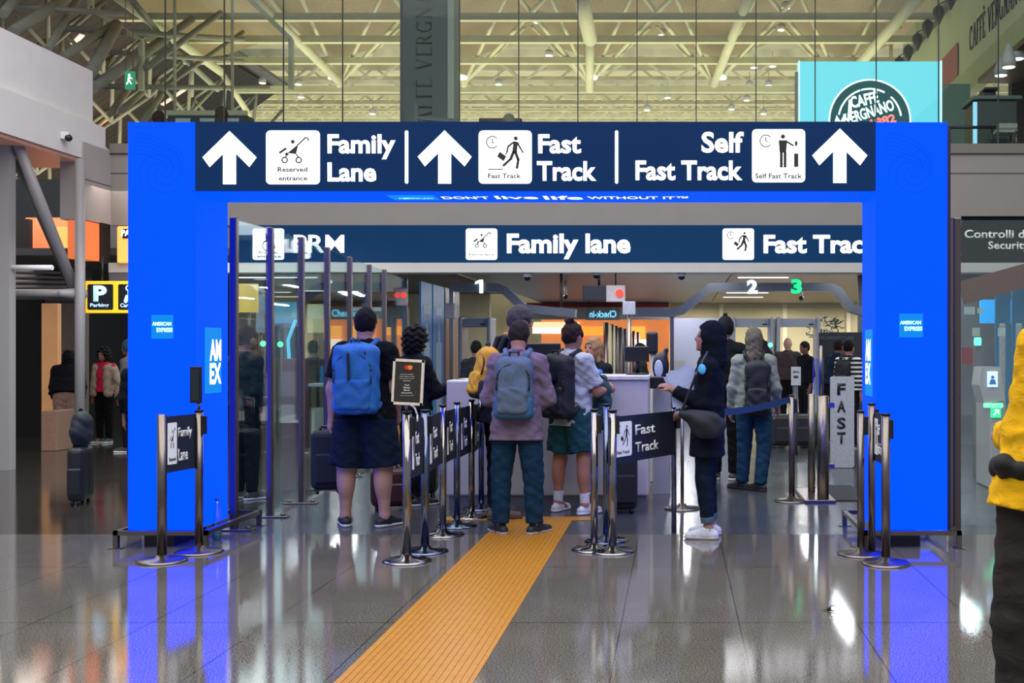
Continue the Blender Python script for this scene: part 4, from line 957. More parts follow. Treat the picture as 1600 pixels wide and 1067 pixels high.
# check-in sign beyond (reads reversed in the photograph's glass)
t = thing('distant_sign', 'reversed cyan Check-in sign on the far bulkhead above the counter', 'sign', (X(943, 31.), 31., Z(495, 31.)))
o = stxt('Check-in', 921, 963, 485, 496, 31., mat('lit_cyan', '60d0ff', emit=1.0, ecol='8adcff'), t, .02)
cx_ = 0.; xs0 = np.array([v.co.x for v in o.data.vertices]); mid = (xs0.min()+xs0.max())/2
for v in o.data.vertices: v.co.x = 2*mid-v.co.x
part('hanger', MB().cyl((X(920, 31.06), 31.06, Z(483, 31)), (X(920, 31.06), 31.06, 2.8), .01).cyl((X(964, 31.06), 31.06, Z(483, 31)), (X(964, 31.06), 31.06, 2.8), .01), BLACK, t)
part('board', MB().box(X(916, 31.05), X(968, 31.05), 31.02, 31.1, Z(500, 31), Z(482, 31)), mat('board_grey', '70747c', .5), t)
# lit shop beyond
for i, (x0, x1, y0, y1, c_) in enumerate(((830, 905, 503, 512, 'ffd8a8'), (832, 876, 512, 521, 'ffffff'), (905, 942, 510, 524, 'ff9a3a'), (985, 1008, 510, 528, 'ffae48'), (1046, 1052, 500, 530, 'ff9a3a'), (985, 1012, 530, 545, 'fff0d8'))):
    solo('shop_light', MB().box(X(x0, 35.9), X(x1, 35.9), 35.9, 36., Z(y1, 35.9), Z(y0, 35.9)), mat('shop_'+c_, c_, emit=1.1, ecol=c_), ['long pale lit shelf of the far shop', 'bright white lit panel of the far shop behind the monitor', 'orange lit panel of the far shop above the blonde staff member', 'orange patterned lit panel of the far shop behind the posts', 'narrow orange lit panel at the right end of the far shop', 'cream lit panel of the far shop behind the camera unit'][i], 'lit panel')
# row of steel posts with glass right behind the counter
PR = [(947, 15.5), (955, 16.6), (962, 17.7), (969, 18.8), (976, 20.), (983, 21.3), (990, 22.6), (997, 24.)]
rl = thing('glass_screen', 'long low glass screen with slim dark posts far behind the counter', 'glass screen', (-.96, 15.5, 0))
for i, (px, D) in enumerate(PR): part('post', MB().cyl((X(px, D), D, 0), (X(px, D), D, 1.82), .035), STEELD, rl)
part('pane', MB().box(-.965, -.955, 15.5, 24., .02, 1.8), GLD, rl)
# automatic gates behind the right glass
t = thing('boarding_gate', 'silver automatic gate with a lit screen and green arrow right of the portal', 'gate', (X(1548, 11.4), 11.4, 0))
sg = mat('gate_silver', 'a4a298', .35, var=.05)
D = 11.4
mb = MB(); mb.prism([(X(1526, D), Z(601, D)), (X(1530, D), Z(573, D)), (X(1558, D), Z(573, D)), (X(1566, D), Z(625, D)), (X(1534, D), Z(630, D))], D-.1, D+.2)
part('head_unit', mb, sg, t); part('column', MB().box(X(1545, D), X(1570, D), D-.05, D+.5, 0, Z(625, D), bev=.02), sg, t)
part('screen', MB().box(X(1538, D), X(1554, D), D-.115, D-.105, Z(604, D), Z(580, D)), mat('gate_screen', 'd8f0ff', emit=1., ecol='c4e8ff'), t)
d = Draw(X(1538, D), Z(604, D), 16*D/F, D-.116, .003); d.disc((.5, .95), .16); d.poly([(.3, .75), (.7, .75), (.85, .25), (.15, .25)]); d.done('screen_picture', mat('screen_blue', '2060a0', emit=.4, ecol='3070b0'), t)
part('green_glow_strip', MB().box(X(1533, D), X(1562, D), D-.12, D-.08, Z(636, D), Z(629, D)), mat('lit_mint', '90ffc0', emit=1., ecol='80ffb8'), t)
part('green_arrow_panel', MB().box(X(1545, D), X(1561, D), D-.07, D-.055, Z(652, D), Z(636, D), bev=.003), mat('lit_green', '20e080', emit=1.1), t)
d = Draw(X(1545, D), Z(652, D), 16*D/F, D-.072, .003); d.line((.25, .25), (.7, .7), .12); d.line((.35, .75), (.75, .75), .12); d.line((.75, .75), (.75, .35), .12); d.done('arrow_mark', WHITE, t)
t = thing('gate_pillar', 'slim grey pillar with a glowing green button lamp behind the silver gate', 'pillar', (X(1529, 12.5), 12.5, 0))
part('pillar', MB().box(X(1523, 12.5), X(1536, 12.5), 12.45, 12.6, 0, Z(540, 12.5), bev=.01), mat('pillar_grey', '5c605c', .5), t)
part('green_lamp', MB().box(X(1523, 12.4), X(1534, 12.4), 12.4, 12.45, Z(540, 12.4), Z(527, 12.4), bev=.015), mat('lit_aqua', '60ffd8', emit=1.2, ecol='70ffd8'), t)
solo('wall_notice', MB().box(X(1503, 13), X(1526, 13), 13, 13.02, Z(569, 13), Z(543, 13)), mat('notice_red', '7a1c28', .5), 'dark red notice plate behind the glass right of the portal', 'notice')
t = thing('video_wall', 'large cyan blue lit display beyond the gates at the right edge', 'display', (X(1566, 18), 18, 0))
part('screen', MB().box(X(1532, 18), X(1595, 18), 18, 18.06, Z(505, 18), Z(468, 18)), mat('screen_cyan', '0a80c0', emit=.8, ecol='0c8ac8', var=.2), t)
part('leg', MB().box(X(1562, 18), X(1568, 18), 18.0, 18.05, 0, Z(505, 18)), STEELD, t)
for i, x0 in enumerate((1556, 1582)):
    solo('advertising_panel', MB().box(X(x0, 16), X(x0+23, 16), 16, 16.06, 0, Z(432, 16)), mat('ad_teal', '125a78', .4, emit=.3, ecol='146a90', var=.15, scale=3), ['left teal advertising panel beyond the automatic gate', 'right teal advertising panel at the edge of the photo'][i], 'panel', 'teal panels beyond the gates')
    solo('door_leaf', MB().box(X(x0+6, 14), X(x0+16, 14), 14, 14.05, 0, Z(505, 14), bev=.02), mat('leaf_grey', '8a9094', .4), ['left grey gate leaf with a dark handle beyond the silver gate', 'right grey gate leaf with a dark handle at the photo edge'][i], 'gate leaf', 'grey gate leaves')
wallbox('trim_10', 3.3, 7, 19.9, 20, 0, 2.8, mat('dim_grey_wall', '4e5254', .6, var=.2, scale=1.5))
mb = MB(); mb.bar(P(1503, 458, 14), P(1640, 420, 14), .12, .3); solo('ceiling_beam', mb, mat('beam_brown', '5a3a30', .5), 'sloping brown ceiling beam behind the glass right of the portal', 'beam')
# water bottle on the floor by the left column
xb_, db_ = bx(339, 843); t = thing('water_bottle', 'half full clear plastic water bottle on the floor by the left column', 'bottle', (xb_, db_, 0))
bp_ = part('bottle', MB().lathe([(.032, 0), (.036, .01), (.036, .10), (.033, .11), (.036, .12), (.036, .21), (.014, .27), (.013, .295)], (xb_, db_, 0)), glass('bottle_plastic', (.55, .88, .86), 1.4, .14), t)
part('water', MB().cyl((xb_, db_, .006), (xb_, db_, .10), .031), mat('water_teal', '3a8a90', .1, emit=0), t)
part('cap', MB().cyl((xb_, db_, .295), (xb_, db_, .315), .015), mat('cap_blue', '123a6a', .4), t)
# crumpled leaf litter on the floor
xb_, db_ = bx(1295, 955); mb = MB()
mb.sphere((xb_, db_, .012), .012, 6, (1.1, .9, .9)); mb.tube([(xb_, db_, .015), (xb_+.02, db_, .03), (xb_+.03, db_+.01, .03), (xb_+.045, db_, .035)], .002); mb.tube([(xb_-.03, db_+.02, .004), (xb_, db_, .008), (xb_+.04, db_-.02, .003)], .002)
solo('dry_twig', mb, mat('twig_brown', '2a1812', .8), 'small dark curled twig lying on the shiny floor', 'twig')
# ---------------------------------------------------------------- hall roof
TANF = mat('ceiling_fabric', '8a7c5c', .85, var=.10, scale=1.2)
CREAM = mat('truss_cream', 'c4c4a0', .5, var=.08, scale=4)
TUBE = mat('tube_grey', '8c8c7c', .5, var=.12, scale=5)
TUBED = mat('tube_dark', '6a675c', .5, var=.15, scale=5)
# pleated fabric ceiling, folds every 3.3 m
mb = MB(); nx, ny = 72, 6; xs = [-12.2+i*.5 for i in range(nx)]; ys = [17+i*2.3 for i in range(ny)]
def fz(x): u = ((x+.45)/3.3) % 1; return 8.95+.55*abs(2*u-1)
vv = [[mb.bm.verts.new((x, y, fz(x))) for x in xs] for y in ys]
for j in range(ny-1):
    for i in range(nx-1): mb.bm.faces.new((vv[j][i], vv[j][i+1], vv[j+1][i+1], vv[j+1][i]))
struct('ceiling', mb, TANF)
def steel(name, a, b, r, m, label, cat='beam', group=None, square=False, n=8):
    mb = MB()
    if square: mb.bar(a, b, r*2, r*2)
    else: mb.cyl(a, b, r, n=n)
    return solo(name, mb, m, label, cat, group)
zc = 8.42
for i, y in enumerate((27, 62, 95, 140)):
    D = (zc-EYE)*F/(VY-y); y_ = ['topmost', 'second from the top', 'third from the top', 'lowest of the four'][i]
    steel('roof_beam', (-11.9, D, zc), (22, D, zc), .075 if i != 3 else .085, CREAM, f'long pale horizontal roof beam above the mezzanine, {y_}', group='horizontal roof beams', square=True)
# pyramidal space frame: nodes with fanning struts
nodes = [530, 725, 921, 1116, 1312]
for i, px in enumerate(nodes):
    nd = thing('roof_truss', f'fan of pale roof struts meeting in one hanging node, number {["one","two","three","four","five"][i]} from the left', 'truss', P(px, 131, 28.5), 'roof strut fans')
    nd['label'] = ['fan of pale roof struts meeting left of the hanging grey banner', 'fan of pale roof struts meeting right beside the hanging grey banner', 'fan of pale roof struts meeting near the middle of the mezzanine glass', 'fan of pale roof struts meeting left of the cyan screen', 'fan of pale roof struts behind the cyan screen'][i]
    c0 = P(px, 131, 28.5)
    part('node', MB().sphere(c0, .10, 8), CREAM, nd)
    for k, (dx, dy, r) in enumerate(((-118, -145, .05), (-62, -140, .045), (70, -145, .045), (128, -135, .05), (-90, -90, .035), (95, -88, .035))):
        e = P(px+dx, 131+dy, 23.2 if k < 4 else 25.5); part('strut', MB().cyl(c0, e, r, n=8), CREAM, nd)
    part('plate', MB().box(c0.x-.14, c0.x+.14, 28.7, 28.74, c0.z, c0.z+1.0), mat('node_plate', 'c8bc98', .6), nd)
    part('ceiling_spot', MB().lathe([(.0, -.01), (.12, 0), (.13, .04), (.08, .09)], tuple(c0+Vector((.15, -1, -.12))), n=14), WHITE, nd)
def tubes(name, lst, m, labels, group):
    for i, (x0, y0, d0, x1, y1, d1, r) in enumerate(lst):
        steel(name, P(x0, y0, d0), P(x1, y1, d1), r, m, labels(i), 'tube', group, n=10)
BIG = [(178, -8, 22, 345, 112, 26, .10), (345, 112, 26, 390, 180, 27.5, .07), (392, -8, 22, 532, 130, 28, .10), (907, -10, 21.5, 922, 62, 24.5, .16), (922, 62, 24.5, 921, 140, 27, .10), (1172, -12, 22, 1116, 131, 28.2, .11), (1441, -10, 21, 1316, 130, 28, .12)]
bl = ['long pale diagonal tube starting above the green exit sign', 'short pale tube ending behind the header left part', 'pale diagonal tube from the top edge to left of the hanging banner', 'thick pale tube hanging from the top edge above the word Fast', 'pale vertical tube under the thick tube in the middle', 'pale tube slanting from the top edge left of the cyan screen', 'thick pale tube slanting down behind the cyan screen']
tubes('roof_tube', BIG, CREAM, lambda i: bl[i], 'large pale roof tubes')
HB = [((142, -35), (142, 13), (221, 64), (221, 141)), ((389, -40), (389, -2), (455, 62), (455, 140)), ((1392, 40), (1392, 140), (1392, 180))]
for i, pl in enumerate(HB):
    D = 20.5 if i < 2 else 27; mb = MB()
    for a, b in zip(pl, pl[1:]): mb.bar(P(*a, D), P(*b, D), .085, .085)
    solo('roof_hanger', mb, CREAM, ['bent cream hanger frame around the green exit sign', 'bent cream hanger frame left of the hanging banner', 'straight cream hanger beside the cyan screen'][i], 'frame')
steel('roof_hanger', P(273, -30, 20.5), P(273, 175, 20.5), .03, CREAM, 'thin vertical cream hanger right of the exit sign', 'frame')
steel('roof_hanger', P(363, -30, 20.5), P(363, 175, 20.5), .03, CREAM, 'thin vertical cream hanger above the stroller pictogram', 'frame')
steel('roof_hanger', P(255, 177, 20.5), P(386, 177, 20.5), .045, CREAM, 'short horizontal cream rail just above the header at left', 'frame', square=True)
# dark left wing of the roof
LT = [(20, 50, 17, 105, -4, 19, .085), (74, 78, 17.5, 124, -6, 20, .06), (98, 90, 18, 175, 40, 20, .075), (140, 116, 18.5, 183, 38, 20, .10), (144, 138, 18.5, 256, 62, 22, .10), (172, 178, 20, 200, 140, 22, .06), (190, 172, 20, 222, 145, 22, .06), (225, 188, 20, 252, 148, 22, .06), (5, 22, 17, 30, -10, 18, .07), (15, 10, 18, 200, 22, 19, .05), (96, 44, 19, 380, 62, 24, .06), (150, 80, 20, 380, 96, 24, .05), (160, 135, 20, 420, 138, 24, .05)]
LT += [(256, 62, 22, 300, 30, 23, .08), (226, 108, 20.5, 345, 20, 23, .06), (250, 140, 22, 380, 50, 25, .05), (206, 0, 20, 256, 62, 22, .06), (256, 62, 22, 340, 140, 25, .06), (300, 92, 23, 300, 150, 24, .04)]
lp_ = ['thick', 'slim', 'slanting', 'steep', 'long']
ll_ = ['thick tube rising from the parapet left end', 'steep slim tube above the parapet middle', 'slanting tube behind the parapet middle', 'thick steep tube at the parapet right corner', 'long thick tube rising right from the parapet corner', 'short tube below the green exit sign', 'short tube just below the exit sign right side', 'short tube above the left column top', 'short tube in the very top left corner', 'almost level tube along the top left edge', 'level tube across the dark roof, upper', 'level tube across the dark roof, middle', 'level tube across the dark roof, lower', 'tube rising right above the exit sign frame', 'long slanting tube crossing the exit sign frame', 'slim tube slanting right of the exit sign', 'tube falling from the top edge above the exit sign', 'tube falling right of the exit sign frame', 'short vertical rod right of the exit sign']
tubes('roof_tube', LT, TUBE, lambda i: 'grey '+ll_[i], 'grey tubes of the left roof')
DK = slat_mat('dark_roof_slats', '0c0a08', '3a302a', .28, 'Y', .7)
mb = MB()
for a, b in (((-12.3, 9.4), (-18.5, 5.0)),):
    mb.face([(a[0], 15.5, a[1]), (a[0], 34, a[1]), (b[0], 34, b[1]), (b[0], 15.5, b[1])])
    mb.face([(a[0], 15.5, a[1]+.1), (a[0], 34, a[1]+.1), (b[0], 34, b[1]+.1), (b[0], 15.5, b[1]+.1)])
struct('ceiling_left', mb, DK)
wallbox('wall_left', -18.7, -18.5, 15.5, 34, 3.8, 5.2, DK)
wallbox('ceiling_left', -12.4, -11.9, 15.5, 34, 9.5, 9.6, mat('tube_dark', '6a675c', .5))
mb = MB(); rr_ = random.Random(11)
for k in range(6):
    y = 21+k*2.1
    for i in range(7):
        t0 = i/7; t1 = (i+1)/7; a = Vector((-12.0-6.2*t0, y, 8.75-4.2*t0)); b_ = Vector((-12.0-6.2*t1, y, 8.75-4.2*t1)); c_ = Vector(((a.x+b_.x)/2-.1, y+1.0, (a.z+b_.z)/2-1.0)); d_ = Vector((c_.x-.9, y+1.0, c_.z-.62))
        for p_, q_ in ((a, b_), (a, c_), (b_, c_), (c_, d_), (a+Vector((0, 2.1, 0)), c_), (b_+Vector((0, 2.1, 0)), c_)): mb.cyl(p_, q_, .045, n=6)
o = solo('left_roof_lattice', mb, TUBE, 'dense web of thin grey struts under the dark slatted roof at upper left', 'truss'); o['kind'] = 'stuff'
# skylight slots seen through the dark roof
SK = mat('skylight_pink', 'e8c8b8', emit=.9, ecol='e8cdbf', var=.3, scale=2)
SKO = mat('skylight_orange', 'd88850', emit=.7, ecol='d88e5c', var=.3, scale=2)
for i in range(22):
    y = 18+random.random()*12; t_ = .10+.85*random.random(); x_ = -12.3-6.2*t_; z_ = 9.2-4.4*t_
    l_ = .3+.7*random.random(); w_ = .05+.05*random.random()
    mb = MB(); mb.bar((x_, y, z_-.06), (x_-l_*.86, y+.15, z_-l_*.5-.06), w_*2, .03)
    solo('skylight_slot', mb, SKO if i % 3 == 0 else SK, 'small bright slanting skylight slot between the dark roof slats', 'skylight', 'skylight slots in the left roof')
# the far hall: one deep lattice of purlins, ribs and spots
mb = MB()
for k in range(9):
    y = 34+k*4.2; z_ = 10.6+k*.62
    mb.bar((-30, y, z_), (28, y, z_), .12, .22); mb.bar((-30, y, z_-.9), (28, y, z_-.9), .09, .12)
    for i in range(26):
        x_ = -30+i*2.3; mb.bar((x_, y, z_-.9), (x_+1.15, y, z_), .07, .07); mb.bar((x_+1.15, y, z_), (x_+2.3, y, z_-.9), .07, .07)
o = solo('far_roof_lattice', mb, mat('lattice_cream', 'd6d0ae', .6, var=.2, scale=2), 'dense lattice of pale roof trusses far behind the mezzanine', 'truss'); o['kind'] = 'stuff'
mb = MB(); mb.face([(-34, 33, 11.6), (32, 33, 11.6), (32, 72, 17.4), (-34, 72, 17.4)]); mb.face([(-34, 33, 11.8), (32, 33, 11.8), (32, 72, 17.6), (-34, 72, 17.6)])
struct('ceiling_far', mb, mat('far_ceiling', 'bcb18c', .8, var=.12, scale=.6))
wallbox('wall_far', -34, 32, 72, 72.3, 0, 17.5, mat('far_wall', 'a89f80', .8, var=.3, scale=.5))
# ceiling spots over the mezzanine
sp_ = [(410, 130, 'over the header left of the banner'), (470, 152, 'left of the banner, lower'), (466, 132, 'left of the banner, upper'), (840, 35, 'high right of the banner'), (1035, 55, 'high in the middle'), (858, 87, 'right of the banner'), (779, 132, 'just above the two seated people'), (1228, 13, 'near the top edge right'), (1221, 47, 'upper right'), (1110, 107, 'left of the cyan screen, upper'), (1178, 106, 'close left of the cyan screen, bright'), (1207, 104, 'touching the left of the cyan screen'), (1171, 135, 'lower left of the cyan screen'), (1201, 134, 'lower left of the cyan screen, nearer'), (1043, 153, 'low in the middle'), (1167, 157, 'low left of the cyan screen'), (1143, 171, 'just above the header right'), (1193, 178, 'just above the header beside the screen'), (582, 178, 'just left of the banner foot'), (1011, 172, 'just above the header middle')]
for i, (px, py, w_) in enumerate(sp_):
    D = 24+ (py/190)*9; c = P(px, py, D)
    t = thing('ceiling_spot', f'small round white ceiling spot {w_}', 'lamp', c, 'ceiling spots over the mezzanine')
    part('lens', MB().lathe([(.0, -.012), (.085, -.01), (.095, .0)], tuple(c), n=14), WHITE, t)
    part('housing', MB().lathe([(.10, 0), (.10, .12), (.04, .16)], tuple(c), n=14), GREYL, t)
    part('cord', MB().cyl(c+Vector((0, 0, .15)), (c.x, c.y, max(8.9, c.z+.4)), .008, n=5), TUBE, t)
# exit sign
De = 17.; t = thing('exit_sign', 'green lit emergency exit sign hanging at the upper left', 'sign', P(202, 125, De))
mb = MB(); mb.box(X(195, De), X(209, De), De, De+.05, Z(139, De), Z(111, De)); part('sign_face', mb, mat('exit_green', '1a7a50', .4, emit=.7, ecol='2a8a64'), t)
d = Draw(X(195, De), Z(139, De), 14*De/F, De, .006); d.disc((.5, 1.55), .13); d.line((.5, 1.4), (.45, .95), .22); d.line((.45, .95), (.2, .5), .12); d.line((.5, .95), (.75, .55), .12); d.line((.5, 1.3), (.85, 1.15), .1); d.done('running_figure', WHITE, t)
part('rod', MB().cyl(P(196, 111, De), (X(196, De), De, 8.95), .008).cyl(P(208, 111, De), (X(208, De), De, 8.95), .008), TUBED, t)
# ---------------------------------------------------------------- hanging banner with serif letters
DB = 16.5; bn = thing('column_banner', 'tall dark grey column cladding with vertical black coffee bar lettering', 'column', (X(666, DB), DB, 4.22))
part('cladding', MB().box(X(625, DB), X(699, DB), DB, DB+.5, 4.22, 7.4), mat('banner_grey', '3e4a48', .7, spec=.1, var=.05, scale=3), bn)
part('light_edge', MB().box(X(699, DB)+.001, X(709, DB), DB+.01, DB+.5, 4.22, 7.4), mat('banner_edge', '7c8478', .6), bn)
SER = {
 'A': (.78, [((.08, 0), (.38, 1), .07), ((.40, 1), (.70, 0), .16), ((.20, .33), (.58, .33), .06), ((0, .02), (.20, .02), .05), ((.56, .02), (.82, .02), .05)], []),
 'F': (.60, [((.16, 0), (.16, 1), .15), ((.04, .98), (.56, .98), .06), ((.16, .52), (.44, .52), .06), ((.55, 1), (.55, .80), .05), ((.04, .02), (.30, .02), .05)], []),
 'E': (.64, [((.16, 0), (.16, 1), .15), ((.04, .98), (.58, .98), .06), ((.16, .52), (.46, .52), .06), ((.57, 1), (.57, .80), .05), ((.04, .02), (.60, .02), .06), ((.59, 0), (.59, .22), .05)], []),
 'V': (.78, [((.10, 1), (.40, 0), .16), ((.40, 0), (.70, 1), .07), ((0, .98), (.24, .98), .05), ((.58, .98), (.82, .98), .05)], []),
 'R': (.74, [((.16, 0), (.16, 1), .15), ((.04, .98), (.36, .98), .06), ((.16, .50), (.36, .50), .06), ((.36, .50), (.66, .02), .15), ((.04, .02), (.30, .02), .05), ((.58, .02), (.76, .02), .05)], [(.36, .74, .17, .21, -90, 90, .11)]),
 'N': (.82, [((.14, 0), (.14, 1), .07), ((.14, .97), (.68, .03), .16), ((.68, 0), (.68, 1), .07), ((.02, .98), (.20, .98), .05), ((.56, .98), (.80, .98), .05), ((.02, .02), (.28, .02), .05)], []),
 'C': (.76, [((.66, .98), (.66, .70), .05)], [(.42, .5, .34, .46, 50, 310, .12)]),
 'G': (.82, [((.66, .98), (.66, .70), .05), ((.66, .42), (.66, .04), .13), ((.50, .43), (.78, .43), .05)], [(.42, .5, .34, .46, 50, 320, .12)]),
 'O': (.86, [], [(.43, .5, .35, .46, 0, 360, .12)])}
def serif(txt, h, y, m, parent, M, th=.004, name='lettering', sx=1.):
    d = Draw(0, 0, h, y, th); x = 0
    for ch in txt:
        if ch == ' ': x += .45*sx; continue
        w_, ln, ar = SER['E' if ch == 'È' else ch]
        for a, b, t_ in ln: d.line((x+a[0]*sx, a[1]), (x+b[0]*sx, b[1]), t_*(sx if abs(a[0]-b[0]) < .5 else 1))
        for cx, cz, r, rz, a0, a1, t_ in ar: d.arc((x+cx*sx, cz), r*sx, t_*sx, a0, a1, 20, rz)
        if ch == 'È': d.line((x+.22*sx, 1.25), (x+.40*sx, 1.10), .08)
        x += (w_+.12)*sx
    return d.done(name, m, parent, M), x*h
BLK = mat('letter_dark', '080c0c', .8, spec=.05)
hgt = X(675, DB)-X(650, DB)
M = Matrix.Translation((X(675, DB), 0, Z(213, DB))) @ Matrix.Rotation(-math.pi/2, 4, 'Y')
serif('CAFFÈ VERGNANO', hgt, DB-.001, BLK, bn, M, name='vertical_lettering', sx=.93)
# ---------------------------------------------------------------- cyan screen with the round coffee emblem
DC = 16.; sc = thing('lit_screen', 'large cyan lit screen with a round dark green coffee emblem on the mezzanine', 'screen', (X(1359, DC), DC, 4.22))
part('screen_face', MB().box(X(1250, DC), X(1469, DC), DC, DC+.15, Z(215, DC), Z(96, DC)), mat('screen_cyan_lit', '083840', emit=.9, ecol='70e6f8', var=.03, scale=1.5), sc)
part('side_post', MB().box(X(1243, DC), X(1247, DC), DC, DC+.1, 4.22, Z(112, DC)), TUBED, sc)
part('rim', MB().box(X(1247.5, DC), X(1249.5, DC), DC-.02, DC+.16, Z(215, DC), Z(95, DC)).box(X(1469.5, DC), X(1471.5, DC), DC-.02, DC+.16, Z(215, DC), Z(95, DC)), mat('rim_pale', 'd0f8ff', .4, emit=.6, ecol='d0f8ff'), sc)
u = DC/F; EM = mat('emblem_green', '042020', .7, spec=.1, emit=.55, ecol='0a6068')
cx_, cz_ = X(1359, DC), Z(188, DC)
LITW = mat('screen_white', 'f0ffff', emit=1.0, ecol='eaffff', var=0); LITR = mat('screen_red', 'ff7a70', emit=.9, ecol='ff7a70', var=0)
d = Draw(cx_, cz_, u, DC, .004); d.disc((0, 0), 64.5, 48); d.done('emblem_ring', LITW, sc)
d = Draw(cx_, cz_, u, DC-.004, .004); d.disc((0, 0), 62, 48); e1 = d.done('emblem_disc', EM, sc)
d = Draw(cx_, cz_, u, DC-.008, .003); d.arc((0, 0), 49, 2.6, 108, 170, 20); d.arc((0, 0), 49, 2.6, 8, 48, 14); d.arc((0, 0), 49, 2.6, 62, 106, 14); d.done('emblem_line', LITW, sc)
def slant(txt, px, py, w_, h_, ang, m, bold=.06):
    R_ = Matrix.Translation((X(px, DC), DC-.0125, Z(py, DC))) @ Matrix.Rotation(-ang, 4, 'Y') @ Matrix.Rotation(math.pi/2, 4, 'X')
    put_text(txt, 0, 0, 0, m, sc, height=h_*u, width=w_*u, bold=bold, M=R_, name='emblem_lettering')
slant('CAFFÈ', 1331, 170, 44, 23, .22, LITW, .03); slant('VERGNANO', 1322, 196, 80, 18, .30, LITW, .03)
slant('1882', 1362, 201, 40, 14, .25, LITR, .04)
d = Draw(cx_, cz_, u, DC-.012, .003); d.poly([(-35, 0), (-33, 32), (-28, 32), (-29, 0)]); d.poly([(-55, -2), (-52, 8), (-46, -2), (-40, 10), (-37, 10), (-38, -2)]); d.done('emblem_figure', LITW, sc)
# ---------------------------------------------------------------- coffee bar wing on the right of the mezzanine
XR = 5.45; wy0, wy1 = 13.5, 26.4; wz0, wz1 = 6.25, 8.9
wl = thing('bar_fascia', 'long pale green bar fascia with black coffee bar letters at the upper right', 'fascia', (XR, 20, wz0))
part('fascia_board', MB().box(XR, XR+.2, wy0, wy1, wz0, wz1), mat('fascia_mint', 'a4ae84', .6, var=.06, scale=2), wl)
part('grey_band', MB().box(XR-.02, XR-.001, wy0, wy1, 8.2, 8.45), mat('band_grey', '6c7262', .6), wl)
# letters run with depth decreasing to the right
hgt = .45; L0 = 20.4
M = Matrix(((0, 1, 0, XR-.004), (-1, 0, 0, L0), (0, 0, 1, 6.95), (0, 0, 0, 1)))
serif('CAFFÈ VERGNANO', hgt, 0, BLK, wl, M, th=.01, name='fascia_lettering', sx=.60)
part('red_banner', MB().box(XR-.03, XR-.02, 21.2, 22.7, 6.72, 7.35), mat('banner_red', '8a3a34', .6), wl)
part('brown_lettering', MB().box(XR-.03, XR-.02, 21.2+.2, 22.5, 6.42, 6.60), mat('banner_brown', '7a5a4c', .6), wl)
for i in range(8):
    y_ = 26-i*.97; c = (XR-.17, y_, 8.2)
    t = thing('wall_lamp', ['farthest', 'second farthest', 'third farthest', 'fourth farthest', 'fifth farthest', 'sixth farthest', 'seventh farthest', 'nearest'][i]+' black drop shaped lamp hanging along the pale green fascia', 'lamp', c, 'black drop lamps along the bar')
    part('shade', MB().lathe([(.015, -.24), (.07, -.13), (.12, .0), (.11, .09), (.04, .15), (.015, .18)], c, n=18), BLACK, t)
    part('arm', MB().cyl((c[0], c[1], c[2]+.17), (XR, c[1], c[2]+.26), .012), BLACK, t)
wallbox('ceiling_bar', XR-.1, 11, 13, 19.5, 6.15, 6.24, mat('bar_ceiling', '6a564a', .6, var=.1))
wallbox('wall_bar', XR+.5, 11, 19.5, 19.7, 4.2, 6.2, mat('bar_back', '3a2e2a', .6, var=.3, scale=2))
wallbox('wall_bar', X(1470, 18.5), X(1516, 18.5), 18.5, 18.6, 4.2, Z(131, 18.5), mat('green_grey_panel', '5e7468', .5, var=.05))
for i, (px, py) in enumerate(((1576, 105), (1590, 92), (1564, 118), (1597, 68))):
    D = 17+i*.4; c = P(px, py, D); t = thing('ceiling_spot', 'round white downlight in the bar ceiling '+['behind the pale glass joint', 'upper of the close pair', 'lowest, above the dark cabinet', 'at the right photo edge'][i], 'lamp', c, 'bar downlights')
    part('lens', MB().lathe([(.0, -.012), (.09, -.01), (.10, .0)], tuple(c), n=14), WHITE, t); part('housing', MB().lathe([(.11, 0), (.11, .1), (.04, 6.16-c.z)], tuple(c), n=14), GREYL, t)
D = 15.9
t = thing('bar_cabinet', 'dark green bar cabinet with a pale lit edge at the right end of the mezzanine', 'cabinet', (X(1556, D), D, 4.22))
part('body', MB().box(X(1524, D), X(1590, D), D, D+.6, 4.22, Z(156, D), bev=.02), mat('cabinet_green', '22302e', .4), t)
part('top', MB().box(X(1519, D), X(1596, D), D-.05, D+.65, Z(156, D), Z(150, D), bev=.01), mat('cabinet_top', '4a5a58', .4), t)
part('lit_edge', MB().box(X(1520, D), X(1526, D), D-.03, D, 4.22, Z(160, D)), mat('edge_lit', '80c0e0', emit=.7, ecol='8ccce8'), t)
t = thing('wicker_chair', 'pale woven cafe chair behind the glass at the right end of the mezzanine', 'chair', (X(1575, 15.5), 15.5, 4.22))
wk = mat('wicker', '8a8c84', .8, var=.5, scale=90, bump=.5)
part('backrest', MB().box(X(1558, 15.5), X(1590, 15.5), 15.48, 15.52, 4.24+.30, Z(197, 15.5)+.04, bev=.02), wk, t)
part('seat', MB().box(X(1558, 15.5), X(1590, 15.5), 15.5, 15.78, 4.5, 4.54), wk, t)
for sx_ in (1559, 1588):
    for yy in (15.50, 15.76): part('leg', MB().cyl((X(sx_, 15.5), yy, 4.225), (X(sx_, 15.5), yy, 4.52), .014), STEELD, t)
solo('handrail', MB().cyl((X(1480, 15.35), 15.35, Z(199, 15.35)), (X(1556, 15.35), 15.35, Z(199, 15.35)), .022).cyl((X(1484, 15.35), 15.35, 4.22), (X(1484, 15.35), 15.35, Z(199, 15.35)), .015).cyl((X(1550, 15.35), 15.35, 4.22), (X(1550, 15.35), 15.35, Z(199, 15.35)), .015), BLACK, 'black handrail behind the mezzanine glass right of the portal', 'rail')
D = 15.9; t = thing('espresso_grinder', 'black machine standing on the dark green bar cabinet', 'machine', (X(1548, D), D+.3, Z(150, D)))
